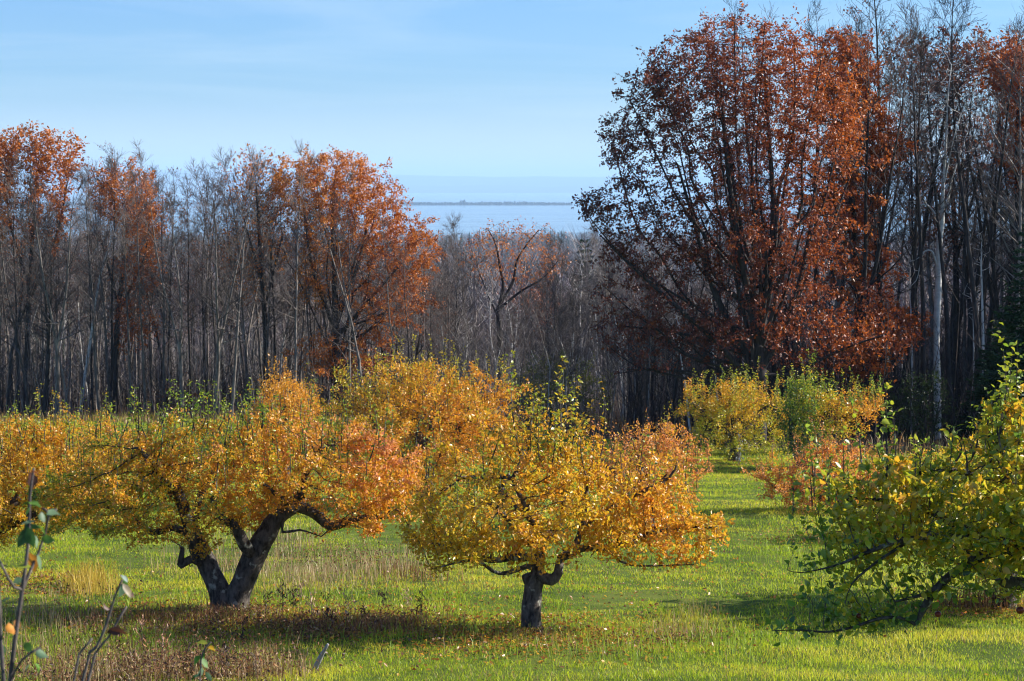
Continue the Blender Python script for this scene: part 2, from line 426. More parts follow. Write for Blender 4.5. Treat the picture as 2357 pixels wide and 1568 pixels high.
# ================================================================== THE SETTING
# ground: one sheet, finer near the camera
def axis(parts):
    out = []
    for a, b, n in parts: out += list(np.linspace(a, b, n, endpoint=False))
    return np.array(out + [parts[-1][1]])
ys = axis([(-60, 14, 30), (14, 45, 110), (45, 110, 110), (110, 300, 60), (300, 3080, 110)])
xs1 = axis([(0, 16, 60), (16, 60, 60), (60, 400, 60), (400, 11000, 50)])
xs = np.concatenate([-xs1[:0:-1], xs1])
gx, gy = np.meshgrid(xs, ys); zz = gz(gx, gy)
zz[-1, :] -= 6; zz = np.where(gy > 3040, zz - 3, zz)
nx, ny = len(xs), len(ys); i = np.arange(ny - 1)[:, None] * nx + np.arange(nx - 1)[None]
m, t = newmat('grassland'); n = t.nodes.new; l = t.links.new
tcn = n('ShaderNodeTexCoord'); z1 = n('ShaderNodeTexNoise'); z1.inputs['Scale'].default_value = 0.6; z1.inputs['Detail'].default_value = 8; z1.inputs['Roughness'].default_value = 0.7
l(tcn.outputs['Object'], z1.inputs['Vector'])
rp = n('ShaderNodeValToRGB'); e = rp.color_ramp.elements; e[0].position = 0.3; e[1].position = 0.7
e[0].color = (0.035, 0.055, 0.010, 1); e[1].color = (0.16, 0.18, 0.03, 1); q = rp.color_ramp.elements.new(0.5); q.color = (0.085, 0.12, 0.018, 1)
l(z1.outputs[0], rp.inputs[0])
# leaf litter under the woods
sx = n('ShaderNodeSeparateXYZ'); l(tcn.outputs['Object'], sx.inputs[0])
# forest edge: y > 98 - 0.0 * x on the left, nearer on the right
ms = n('ShaderNodeMapRange'); ms.inputs[1].default_value = -6; ms.inputs[2].default_value = 6; ms.inputs[3].default_value = 101; ms.inputs[4].default_value = 70
l(sx.outputs[0], ms.inputs[0])
sb = n('ShaderNodeMath'); sb.operation = 'SUBTRACT'; l(sx.outputs[1], sb.inputs[0]); l(ms.outputs[0], sb.inputs[1])
z2 = n('ShaderNodeTexNoise'); z2.inputs['Scale'].default_value = 0.4; l(tcn.outputs['Object'], z2.inputs['Vector'])
m2 = n('ShaderNodeMath'); m2.operation = 'MULTIPLY_ADD'; m2.inputs[1].default_value = 10; m2.inputs[2].default_value = -5; l(z2.outputs[0], m2.inputs[0])
ad = n('ShaderNodeMath'); ad.operation = 'ADD'; l(sb.outputs[0], ad.inputs[0]); l(m2.outputs[0], ad.inputs[1])
fm = n('ShaderNodeMapRange'); fm.inputs[1].default_value = -1; fm.inputs[2].default_value = 3; l(ad.outputs[0], fm.inputs[0])
z3 = n('ShaderNodeTexNoise'); z3.inputs['Scale'].default_value = 2.5; z3.inputs['Detail'].default_value = 6; l(tcn.outputs['Object'], z3.inputs['Vector'])
r3 = n('ShaderNodeValToRGB'); r3.color_ramp.elements[0].color = (0.035, 0.024, 0.016, 1); r3.color_ramp.elements[1].color = (0.13, 0.075, 0.04, 1)
r3.color_ramp.elements[0].position = 0.35; r3.color_ramp.elements[1].position = 0.65
l(z3.outputs[0], r3.inputs[0])
mm = n('ShaderNodeMix'); mm.data_type = 'RGBA'; l(fm.outputs[0], mm.inputs[0]); l(rp.outputs[0], mm.inputs[6]); l(r3.outputs[0], mm.inputs[7])
pb = n('ShaderNodeBsdfPrincipled'); pb.inputs['Roughness'].default_value = 1; pb.inputs['Specular IOR Level'].default_value = 0.1; l(mm.outputs[2], pb.inputs['Base Color'])
ob = n('ShaderNodeOutputMaterial'); l(pb.outputs[0], ob.inputs[0])
tag(mesh('ground', np.stack([gx, gy, zz], -1).reshape(-1, 3), [np.stack([i, i + 1, i + nx + 1, i + nx], -1).reshape(-1, 4)], m), kind='structure')
# lake
LZ = -76.6
m, t = newmat('lake water'); n = t.nodes.new; l = t.links.new
pb = n('ShaderNodeBsdfPrincipled'); pb.inputs['Base Color'].default_value = (0.20, 0.29, 0.35, 1); pb.inputs['Roughness'].default_value = 0.16; pb.inputs['IOR'].default_value = 1.33
tcn = n('ShaderNodeTexCoord'); mp = n('ShaderNodeMapping'); mp.inputs['Scale'].default_value = (0.004, 0.02, 1); l(tcn.outputs['Object'], mp.inputs[0])
z1 = n('ShaderNodeTexNoise'); z1.inputs['Scale'].default_value = 1; z1.inputs['Detail'].default_value = 6; l(mp.outputs[0], z1.inputs['Vector'])
rr_ = n('ShaderNodeMapRange'); rr_.inputs[3].default_value = 0.08; rr_.inputs[4].default_value = 0.26; l(z1.outputs[0], rr_.inputs[0]); l(rr_.outputs[0], pb.inputs['Roughness'])
ob = n('ShaderNodeOutputMaterial'); l(pb.outputs[0], ob.inputs[0])
V = np.array([[-12800, 3000, LZ], [12800, 3000, LZ], [12800, 39500, LZ], [-12800, 39500, LZ]], float)
tag(mesh('lake', V, [np.array([[0, 1, 2, 3]])], m), kind='structure')
# far hills and the wooded spit in the lake
def ridge(name, y0, depth, xa, xb, nxx, hf, mat, kind='structure', label=None, catg=None):
    X = np.linspace(xa, xb, nxx); rows = np.array([0, .08, .3, .6, 1.0]); hr = np.array([0, .45, .85, 1.0, 0.2])
    H = hf(X); V = []
    for a, b in zip(rows, hr):
        V.append(np.stack([X, y0 + a * depth + X * 0, LZ - 1 + (H + 1) * b], -1))
    V = np.array(V).reshape(-1, 3); k = np.arange(4)[:, None] * nxx + np.arange(nxx - 1)[None]
    return tag(mesh(name, V, [np.stack([k, k + 1, k + nxx + 1, k + nxx], -1).reshape(-1, 4)], mat), label, catg, kind=kind)
def plain(name, c, rough=0.9):
    m, t = newmat(name); p = t.nodes.new('ShaderNodeBsdfPrincipled'); p.inputs['Roughness'].default_value = rough
    nz_ = t.nodes.new('ShaderNodeTexNoise'); nz_.inputs['Scale'].default_value = 0.02; nz_.inputs['Detail'].default_value = 5
    tc_ = t.nodes.new('ShaderNodeTexCoord'); t.links.new(tc_.outputs['Object'], nz_.inputs['Vector'])
    r_ = t.nodes.new('ShaderNodeValToRGB'); r_.color_ramp.elements[0].color = (c[0] * .6, c[1] * .6, c[2] * .6, 1); r_.color_ramp.elements[1].color = (c[0] * 1.4, c[1] * 1.4, c[2] * 1.4, 1)
    t.links.new(nz_.outputs[0], r_.inputs[0]); t.links.new(r_.outputs[0], p.inputs['Base Color'])
    o = t.nodes.new('ShaderNodeOutputMaterial'); t.links.new(p.outputs[0], o.inputs[0]); return m
MH = plain('far hill', (0.05, 0.06, 0.05))
s1 = lambda X, f, s: snoise(np.stack([X, X * 0, X * 0], -1), f, s, 4)
ridge('hills', 31500, 4500, -12700, 12700, 300, lambda X: 270 + 40 * s1(X, .0004, 3) - X * 0.008, MH)
ridge('hills', 28300, 2200, -12700, 12700, 300, lambda X: 115 + 45 * s1(X, .0006, 18), MH)
ridge('hills', 26600, 1200, -12700, 12700, 300, lambda X: 38 + 16 * s1(X, .0011, 8), MH)
MI = plain('wooded shore', (0.012, 0.016, 0.016))
ID = 8950.0
XS, XE = PT(760, 470, ID)[0], PT(1318, 470, ID)[0]
ridge('island', ID - 60, 400, XS * 3.5, XE, 300, lambda X: 7 * np.clip((XE - X) / 60, 0, 1) + 3 * s1(X, .008, 4), MI)
rng = np.random.RandomState(5); pp = []
for k in range(2600):                               # the trees of the spit: thousands of specks, one mass
    x = rng.uniform(XS * 3.5, XE - 4); h = rng.uniform(5, 13) * (1 + .45 * float(s1(np.array([x]), .006, 6)[0])) * (1.4 if rng.rand() < .06 else 1); wd = rng.uniform(2.5, 6)
    h = h * (2.0 if abs(x - PT(1065, 470, ID)[0]) < 9 else 1)
    y = rng.uniform(ID - 35, ID + 150); b = np.array([x, y, LZ + 2.5])
    a = np.arange(6) / 6 * 6.283 + rng.uniform(0, 6)
    ring1 = b + np.stack([np.cos(a) * wd * .6, np.sin(a) * wd * .6, a * 0], -1)
    ring2 = b + np.stack([np.cos(a) * wd, np.sin(a) * wd, a * 0 + h * rng.uniform(.35, .6)], -1)
    V = np.vstack([ring1, ring2, b + [0, 0, h]]); j = np.arange(6); jn = (j + 1) % 6
    pp.append((V, [np.stack([j, jn, jn + 6, j + 6], -1), np.stack([j + 6, jn + 6, j * 0 + 12], -1)], V * 0))
V, F, _ = cat(pp); tag(mesh('island_woods', V, F, MI), kind='stuff')

# ================================================================== GRASS
rng = np.random.RandomState(11)
def wedge(n, y0, y1, p, margin=1.5, half=0.262):
    """points spread over the seen wedge, density falling with distance^p"""
    yy = np.linspace(y0, y1, 4000); dens = (half * yy + margin) * yy ** (-p); c = np.cumsum(dens); c /= c[-1]
    y = np.interp(rng.uniform(0, 1, n), c, yy)
    x = rng.uniform(-1, 1, n) * (half * y + margin)
    return x, y
def edge_y(x): return np.interp(x, [-6, 6], [101, 70])
def blades(x, y, h, wdt, col, lean=0.45, seed=0, two=True, mat=None, z0=-0.01):
    r_ = np.random.RandomState(seed); n = len(x); z = gz(x, y) + z0
    a = r_.uniform(0, 6.283, n); s = np.stack([np.cos(a), np.sin(a), a * 0], -1) * (wdt / 2)[:, None]
    b = r_.uniform(0, 6.283, n); ln = np.stack([np.cos(b), np.sin(b), b * 0], -1) * (h * r_.uniform(0, lean, n))[:, None]
    P0 = np.stack([x, y, z], -1); up = np.array([0, 0, 1.0])
    mid = P0 + ln * 0.35 + up * (h * .6)[:, None]; tipp = P0 + ln + up * (h * (1 - 0.12 * lean))[:, None]
    V = np.stack([P0 - s, P0 + s, mid + s * .8, mid - s * .8, tipp], 1).reshape(-1, 3)
    k = (np.arange(n) * 5)[:, None]
    return V, [k + np.array([[0, 1, 2, 3]]), k + np.array([[3, 2, 4]])], np.repeat(col, 5, 0)
n1 = 860000
x, y = wedge(n1, 17.5, 104, 1.45)
pn = np.stack([x, y, x * 0], -1)
big = snoise(pn, .35, 21, 3); fine = snoise(pn, 2.4, 22, 3); patch = snoise(pn * np.array([.6, 1.3, 1]), .9, 25, 2)
k = y < edge_y(x) + 1.5 + 2 * big
x, y, big, fine, patch = x[k], y[k], big[k], fine[k], patch[k]; n1 = len(x)
h = 0.054 * (1 + 0.65 * fine + .45 * big) * rng.uniform(.6, 1.35, n1); h = np.clip(h, .02, .16)
wd = 0.0052 * (y / 22) ** 0.75 * rng.uniform(.7, 1.3, n1)
val = np.clip(0.56 + .40 * big + .42 * patch + .15 * fine, 0, 1)
GPAL = [(0.10, 0.20, 0.014), (0.29, 0.42, 0.018), (0.54, 0.62, 0.022), (0.70, 0.63, 0.06)]
colr = pick(GPAL, val, rng, .2, .2)
tanm = rng.rand(n1) < 0.085 + 0.25 * np.clip(snoise(np.stack([x * .7, y * 1.4, x * 0], -1), .8, 77, 3) - .15, 0, 1); colr[tanm] = pick([(0.45, 0.34, 0.14), (0.36, 0.22, 0.09)], rng.rand(tanm.sum()), rng)
V, F, C = blades(x, y, h, wd, colr, 1.1, 3)
tag(mesh('grass', V, F, M_grass, col=C), 'short mown orchard grass glowing yellow green in low sun', 'grass', kind='stuff')

def patch_blades(specs, pal, hmin, hmax, wdt, seed, lean=.5):
    """specs: (X, Y, rx px, ry px, count)"""
    r_ = np.random.RandomState(seed); xs_, ys_ = [], []
    for X, Y, rx, ry, cnt in specs:
        q = r_.normal(0, .5, (cnt, 2)); q = np.clip(q, -1.2, 1.2)
        for a, b in q:
            Yp = Y + b * ry; dd = DG(Yp); p = PT(X + a * rx, Yp, dd); xs_.append(p[0]); ys_.append(dd)
    x, y = np.array(xs_), np.array(ys_); n = len(x)
    cl = snoise(np.stack([x, y, x * 0], -1), 2.0, seed, 2)
    h = r_.uniform(hmin, hmax, n) * (1 + .3 * cl); wd = wdt * r_.uniform(.6, 1.4, n) * np.maximum(1, y / 26)
    return blades(x, y, h, wd, pick(pal, r_.rand(n), r_, .25), lean, seed)
TAN = [(0.42, 0.30, 0.14), (0.55, 0.42, 0.22), (0.30, 0.17, 0.08)]
RUST = [(0.14, 0.07, 0.035), (0.26, 0.12, 0.05), (0.38, 0.22, 0.09)]
YEL = [(0.50, 0.38, 0.05), (0.55, 0.45, 0.10), (0.30, 0.34, 0.05)]
pts = [patch_blades([(720, 1330, 180, 40, 1000), (640, 1260, 130, 40, 500), (900, 1300, 110, 40, 350), (480, 1300, 160, 30, 350), (90, 1430, 160, 60, 500)], TAN, .12, .36, .006, 31),
       patch_blades([(830, 1450, 200, 22, 1500), (520, 1425, 110, 25, 900), (300, 1430, 200, 25, 700), (950, 1330, 120, 25, 400)], RUST, .08, .26, .007, 32),
       patch_blades([(400, 1530, 250, 45, 1300), (120, 1530, 160, 60, 700), (600, 1545, 120, 35, 450), (250, 1560, 200, 30, 500)], TAN + RUST, .08, .34, .006, 33),
       patch_blades([(1560, 1455, 110, 22, 500), (1600, 1420, 60, 20, 160), (1330, 1500, 300, 30, 300)], TAN + YEL, .1, .24, .005, 34),
       patch_blades([(1900, 1035, 260, 14, 500), (2150, 1040, 260, 14, 600), (1500, 985, 200, 14, 900), (1250, 985, 200, 12, 700)], TAN + RUST, .2, .6, .007, 35),
       patch_blades([(205, 1350, 60, 26, 700)], [(0.6, 0.42, 0.05), (0.5, 0.36, 0.06)], .15, .4, .006, 37), patch_blades([(2260, 1392, 110, 14, 700)], RUST, .1, .34, .007, 38),
       patch_blades([(800, 1420, 420, 70, 2600), (1500, 1480, 500, 60, 2600), (1900, 1300, 300, 100, 1500), (300, 1470, 300, 60, 1800)], [(.26, .40, .03), (.42, .5, .04)], .10, .2, .006, 39),
       patch_blades([(250, 968, 200, 8, 1500), (-20, 972, 150, 8, 600), (1000, 968, 160, 8, 500), (560, 966, 170, 8, 900), (900, 968, 160, 8, 700)], TAN + RUST + YEL, .15, .5, .008, 36)]
V, F, C = cat(pts)
tag(mesh('dry_grass', V, F, M_dry, col=C), 'tall tan and rusty dead grass standing in patches', 'grass', kind='stuff')

# ================================================================== ORCHARD
Y_ = (0.68, 0.48, 0.025); YO = (0.74, 0.40, 0.025); OR = (0.80, 0.34, 0.035); PK = (0.74, 0.27, 0.09); GR = (0.17, 0.29, 0.03); YG = (0.42, 0.44, 0.03); DG_ = (0.07, 0.14, 0.03); RD = (0.40, 0.06, 0.02)
PKL = (0.82, 0.36, 0.15)
def up_col(z0, z1, seed, amp=.3, f=1.3):
    def fn(Pp, r):
        return np.clip((Pp[:, 2] - z0) / (z1 - z0) + amp * snoise(Pp, f, seed, 3), 0, 1)
    return fn
def lr_col(fx, fz, c, seed, amp=.3, f=1.3):
    def fn(Pp, r):
        return np.clip(c + fx * Pp[:, 0] + fz * Pp[:, 2] + amp * snoise(Pp, f, seed, 3), 0, 1)
    return fn
G_AP = 'old apple trees of the orchard'
rs_ = random.Random(4)
def shoots_at(xs, y0, y1a, y1b, off=.6, dens=3, sz=.06):
    return [(x, y0 + rs_.uniform(-15, 15), rs_.uniform(y1a, y1b), rs_.uniform(-off, off), dens, sz) for x in xs]

# A: the V-trunked tree
dA = DG(1405); bA = GP(535, 1405)
leafy_tree('apple_tree', 'wide orange and pink apple tree on a thick black trunk forking in a V', 'tree', bA, dA,
  [[(540, 1418, 0, .30), (542, 1402, 0, .20), (548, 1370, 0, .165), (572, 1310, 0, .165), (598, 1255, .0, .15), (635, 1195, .0, .12), (672, 1163, 0, .12), (690, 1160, 0, .085)],
   [(512, 1416, 0, .26), (514, 1400, 0, .185), (505, 1360, .05, .15), (482, 1310, .1, .135), (458, 1262, .15, .13), (440, 1215, .1, .10), (420, 1160, 0, .08), (400, 1100, 0, .05)],
   [(595, 1290, 0, .10), (560, 1250, -.2, .085), (545, 1215, -.3, .07), (512, 1190, -.4, .06), (490, 1150, -.5, .05)],
   [(470, 1300, 0.1, .06), (440, 1287, -.1, .055), (418, 1300, -.15, .06), (417, 1290, -.15, .045), (420, 1262, -.15, .03)],
   [(672, 1163, 0, .09), (705, 1172, .1, .075), (735, 1190, .2, .07), (762, 1211, .25, .075), (800, 1200, .3, .06), (860, 1190, .4, .045), (930, 1185, .5, .03)],
   [(672, 1163, 0, .07), (690, 1140, -.1, .05), (705, 1090, -.2, .04), (740, 1030, -.2, .03)],
   [(670, 1165, 0, .05), (645, 1145, -.3, .035), (600, 1110, -.5, .03)],
   [(450, 1240, 0.1, .06), (400, 1215, .3, .05), (350, 1225, .5, .045), (300, 1185, .6, .04), (240, 1165, .8, .03), (180, 1160, .9, .02)],
   [(655, 1190, .0, .03), (650, 1225, -.1, .022), (690, 1220, -.2, .015), (740, 1235, -.3, .008)],
   [(440, 1215, .1, .06), (470, 1120, .6, .05), (520, 1040, .9, .035)], [(420, 1160, 0, .05), (360, 1080, -.7, .04), (320, 1030, -.9, .03)]],
  [(540, 1090, 330, 106, 1.6, 4), (770, 1080, 200, 105, 1.3, 2.4), (470, 1020, 150, 62, 1.0, 1.2), (690, 1025, 150, 64, 1.0, 1.2), (270, 1120, 180, 110, 1.2, 2.2), (400, 1200, 140, 55, .9, 1.2), (570, 1150, 150, 60, 1.1, 1), (880, 1160, 110, 55, .9, .8), (240, 1030, 90, 60, .8, .5), (620, 975, 90, 45, .9, .6), (830, 1010, 70, 45, .8, .4), (470, 1230, 60, 35, .6, .3), (180, 1150, 110, 80, 1, 1.2), (880, 1100, 90, 60, .9, .6), (330, 1230, 90, 30, .7, .35)],
  [GR, YG, Y_, YO, OR, YO, OR, PKL], G_AP, sprays=150, natt=5200, nleaf=60000, lsize=.041, clump=.45, seed=41, lwidth=.95,
  shoots=shoots_at([395, 402, 415, 425, 436, 445, 455, 462, 470, 478, 490, 545, 553, 562, 600, 610, 640, 300, 310, 318, 520, 505, 535, 575, 590, 625, 345, 365], 990, 872, 935, .7, 6, .058) + shoots_at([320, 305, 340, 360, 380, 400, 500, 530, 560, 580, 620, 660, 690, 700, 720, 745, 760, 785, 810, 830, 860, 880, 680, 250, 230], 1050, 920, 990, .9, 6, .05),
  shoot_pal=[GR, GR, YG, GR, YG, OR], colf=lr_col(.10, .14, .28, 4, .32), spread=.045)
# B: left edge
dB = DG(1330); bB = GP(-60, 1330)
leafy_tree('apple_tree', 'yellow and orange apple tree cut off by the photo beside the V-trunked one', 'tree', bB, dB,
  [[(-60, 1338, 0, .17), (-50, 1270, 0, .15), (-20, 1200, 0, .12), (40, 1150, 0, .08)], [(-40, 1240, 0, .1), (60, 1190, -.3, .08), (140, 1180, -.3, .05)], [(-50, 1270, 0, .09), (-110, 1190, .2, .07), (-160, 1120, .2, .05)], [(60, 1190, -.3, .05), (120, 1150, .3, .05), (180, 1090, .5, .03)]],
  [(30, 1110, 230, 120, 1.9, 3), (140, 1050, 150, 90, 1.2, 1.6), (190, 1000, 90, 45, 1, .4), (40, 1200, 140, 60, 1.1, .8), (-120, 1080, 160, 120, 1.6, 1.5), (0, 1190, 110, 60, 1, .7), (60, 1010, 120, 55, 1, .6)],
  [YG, Y_, YO, YO, Y_, OR, YO], G_AP, sprays=110, natt=4200, nleaf=54000, lsize=.041, clump=.4, seed=42,
  shoots=shoots_at([-20, 10, 20, 60, 66, 72, 80, 88, 95, 130, 140, 150, 30, 185, 200, 225, 250, 45, 110, 240, 265], 1030, 890, 960, .8, 6, .055), shoot_pal=[GR, YG, YG, YO], colf=up_col(-.3, 2.6, 6, .35), spread=.045)
# C: the centre tree
dC = DG(1450); bC = GP(1225, 1452)
leafy_tree('apple_tree', 'small golden apple tree on a short straight dark trunk in the middle of the grass', 'tree', bC, dC,
  [[(1224, 1464, 0, .215), (1224, 1452, 0, .155), (1223, 1436, 0, .128), (1224, 1390, 0, .122), (1229, 1345, 0, .118), (1238, 1322, 0, .10)],
   [(1229, 1345, 0, .10), (1216, 1334, 0, .075), (1210, 1322, 0, .06)],
   [(1236, 1330, 0, .08), (1240, 1290, 0, .07), (1243, 1255, 0, .055), (1225, 1200, -.2, .045), (1200, 1150, -.3, .035), (1180, 1100, -.4, .025)],
   [(1240, 1325, 0, .075), (1268, 1335, -.05, .075), (1285, 1318, -.05, .06), (1290, 1285, 0, .05), (1320, 1265, .1, .045), (1340, 1210, .2, .04), (1350, 1130, .3, .03)],
   [(1290, 1290, 0, .045), (1340, 1262, -.1, .045), (1395, 1262, -.2, .035), (1460, 1240, -.2, .03), (1560, 1215, -.2, .02), (1640, 1215, -.2, .012)],
   [(1240, 1285, 0, .05), (1190, 1282, -.1, .045), (1130, 1290, -.2, .035), (1060, 1270, -.2, .025), (1000, 1250, -.2, .015)],
   [(1225, 1300, 0, .035), (1150, 1320, -.4, .028), (1090, 1290, -.6, .018), (995, 1310, -.7, .008)],
   [(1243, 1255, 0, .05), (1290, 1200, .6, .04), (1300, 1120, .8, .03)], [(1240, 1270, 0, .045), (1190, 1220, -.8, .035), (1130, 1150, -1.1, .025)],
   [(1225, 1200, -.2, .035), (1150, 1120, .4, .04), (1180, 1100, .4, .03), (1060, 1100, .6, .02)],
   [(1340, 1210, .2, .035), (1440, 1150, .4, .03), (1540, 1100, .4, .018), (1560, 1060, .4, .01)],
   [(1395, 1262, -.2, .02), (1450, 1300, -.4, .014), (1600, 1300, -.5, .007)]],
  [(1250, 1160, 270, 110, 1.5, 3), (1100, 1190, 150, 80, 1.1, 1.2), (1430, 1200, 180, 70, 1.1, 1.3), (1590, 1220, 100, 55, .7, .6), (1250, 1030, 130, 80, .9, .9), (1030, 1240, 100, 50, .8, .7), (1010, 1140, 80, 60, .8, .5), (1250, 1255, 230, 45, 1.0, .6), (1400, 1120, 130, 70, .9, .6)],
  [YG, Y_, Y_, YO, YO, OR], G_AP, sprays=60, natt=3900, nleaf=22500, lsize=.053, clump=.5, seed=43, spread=.05, leaf_r=.01,
  shoots=[(1180, 1060, 812, .1, 4, .075), (1300, 1050, 815, -.1, 4, .08), (1285, 1060, 850, .2, 4, .08), (1330, 1060, 870, 0, 4, .08), (1250, 1060, 890, -.2, 4, .08), (1215, 1060, 880, .2, 3, .075), (1385, 1090, 880, .1, 4, .07), (1360, 1090, 930, -.2, 4, .08), (1150, 1090, 960, .1, 3, .075), (1270, 1080, 920, -.3, 4, .08), (1310, 1080, 900, .3, 4, .08), (1235, 1080, 930, .1, 4, .08), (1340, 1100, 960, .3, 4, .08), (1120, 1100, 990, -.2, 3, .07)],
  shoot_pal=[GR, YG, YG, YO, Y_], colf=lr_col(.07, .06, .50, 8, .33, 1.6), droop=.25)
# D: the round golden tree behind
dD = DG(1165); bD = GP(975, 1165)
leafy_tree('apple_tree', 'tall rounded golden tree behind the gap between the V-trunked and centre trees', 'tree', bD, dD,
  [[(975, 1172, 0, .2), (980, 1110, 0, .17), (975, 1050, 0, .12), (960, 980, 0, .08), (955, 920, 0, .05)], [(980, 1100, 0, .1), (1040, 1020, .3, .08), (1070, 950, .3, .05)], [(980, 1100, 0, .1), (900, 1030, -.3, .08), (860, 970, -.3, .05)],
   [(975, 1050, 0, .08), (1000, 960, -1, .05)], [(975, 1050, 0, .08), (930, 960, 1, .05)]],
  [(965, 980, 190, 130, 2.2, 3), (960, 885, 110, 62, 1.5, 1.4), (1090, 960, 110, 110, 1.7, 1.8), (845, 960, 90, 80, 1.4, 1.2), (960, 1080, 210, 70, 1.8, 1.2)],
  [YG, Y_, YO, YO, OR, OR, YO], G_AP, sprays=160, natt=3600, clump=.3, nleaf=44000, lsize=.056, tmpl=LEAF_S, seed=44, shoots=shoots_at([940, 950, 960, 970, 985, 995, 1010, 900, 915, 870, 1040, 1100, 1130, 840, 1060, 1150, 800, 1080, 1020], 930, 822, 880, 1.2, 6, .055) + shoots_at([960, 1000, 940, 1030, 975], 1080, 960, 1020, .3, 4, .06),
  shoot_pal=[YG, Y_, YG, YO], colf=lr_col(.16, -.08, .74, 9, .20), step=.12, dk=.18, spread=.06)
# E: pink-orange tree right behind the centre one
dE = DG(1215); bE = GP(1490, 1215)
leafy_tree('apple_tree', 'loose salmon orange apple tree just behind the centre tree on its sunny side', 'tree', bE, dE,
  [[(1490, 1222, 0, .13), (1490, 1160, 0, .11), (1480, 1110, 0, .08), (1470, 1060, 0, .05)], [(1490, 1150, 0, .08), (1540, 1090, .2, .05), (1560, 1040, .2, .03)], [(1490, 1150, 0, .08), (1430, 1100, -.2, .05), (1390, 1070, -.2, .03)]],
  [(1490, 1075, 110, 70, 1.4, 2), (1520, 1010, 70, 45, .9, .8), (1410, 1060, 60, 55, .9, .7), (1560, 1090, 55, 60, .8, .6), (1480, 1140, 110, 40, 1.0, .6)],
  [YO, OR, PKL, OR, YO], G_AP, sprays=70, natt=1900, nleaf=13500, lsize=.050, clump=.5, outl=.35, lump=.5, tmpl=LEAF_S, seed=45, shoots=shoots_at([1500, 1515, 1575, 1540, 1450, 1430, 1600, 1480, 1395], 1040, 955, 1010, .6, 3, .05), shoot_pal=[YG, OR, PK, OR], colf=up_col(-.2, 2.4, 12, .35), step=.1, dk=.17)
# F: orange tree behind A
dF = DG(1110); bF = GP(655, 1110)
leafy_tree('apple_tree', 'bright orange apple tree peeking over the V-trunked tree', 'tree', bF, dF,
  [[(655, 1116, 0, .15), (655, 1060, 0, .13), (655, 990, 0, .08), (655, 930, 0, .05)], [(655, 1030, 0, .08), (700, 950, .2, .05)], [(655, 1030, 0, .08), (610, 950, -.2, .05)]],
  [(660, 950, 80, 75, 1.6, 2), (650, 900, 50, 40, 1, .8), (700, 920, 35, 40, .8, .4), (660, 1020, 100, 50, 1.4, .8)],
  [YO, OR, YO, OR], G_AP, sprays=60, natt=1500, nleaf=15000, lsize=.056, tmpl=LEAF_S, seed=46, shoots=shoots_at([600, 620, 660, 690, 715, 645], 920, 855, 890, .8, 3, .05), shoot_pal=[YO, OR, YG], step=.12, dk=.18, spread=.06)
# H: pinkish low tree right
dH = DG(1180); bH = GP(1930, 1180)
leafy_tree('apple_tree', 'low dusty pink and orange apple tree half hidden behind the big-leaved green one', 'tree', bH, dH,
  [[(1930, 1187, 0, .13), (1928, 1160, 0, .11), (1900, 1120, 0, .07), (1870, 1090, 0, .05)], [(1928, 1160, 0, .07), (1840, 1130, 0, .05), (1780, 1120, 0, .02)], [(1928, 1160, 0, .07), (1970, 1110, .2, .05)]],
  [(1870, 1110, 125, 60, 1.3, 2), (1920, 1070, 100, 55, 1.1, 1.2), (1800, 1110, 50, 30, .7, .5), (2000, 1110, 80, 60, 1, 1), (1880, 1140, 120, 30, 1, .5)],
  [YO, OR, OR, PKL, OR, YO], G_AP, sprays=80, natt=2000, nleaf=17000, lsize=.050, clump=.5, outl=.35, lump=.45, tmpl=LEAF_S, seed=47, shoots=shoots_at([1880, 1900, 1935, 1960, 1850, 1990], 1080, 1000, 1040, .6, 3, .05), shoot_pal=[OR, PK, YG], step=.1, dk=.17)
# G1, G2: pair by the dark woods
dG = DG(1078); bG = GP(1690, 1062)
leafy_tree('apple_tree', 'spreading yellow and amber apple tree in front of the dark woods, boughs to the grass', 'tree', bG, DG(1062),
  [[(1690, 1068, 0, .2), (1692, 1020, 0, .16), (1690, 970, 0, .1), (1680, 920, 0, .06)], [(1692, 1010, 0, .1), (1630, 960, 0, .07), (1595, 930, 0, .04)], [(1692, 1010, 0, .1), (1750, 950, .3, .07), (1780, 920, .3, .04)]],
  [(1690, 950, 95, 65, 2.2, 2), (1620, 930, 50, 32, 1.1, .8), (1760, 950, 60, 65, 1.5, 1), (1720, 1015, 100, 45, 1.6, .8), (1710, 900, 60, 28, 1.1, .5)],
  [YG, Y_, YO, YO, OR], G_AP, sprays=120, natt=2400, clump=.5, outl=.35, lump=.5, nleaf=19000, lsize=.066, tmpl=LEAF_S, seed=48, shoots=shoots_at([1645, 1660, 1710, 1730, 1745, 1690, 1790, 1600], 920, 855, 890, 1, 3, .07), shoot_pal=[GR, YG, YG, YO], step=.14, dk=.2, spread=.08, colf=up_col(.6, 3.6, 15, .4))
bG2 = GP(1848, 1075)
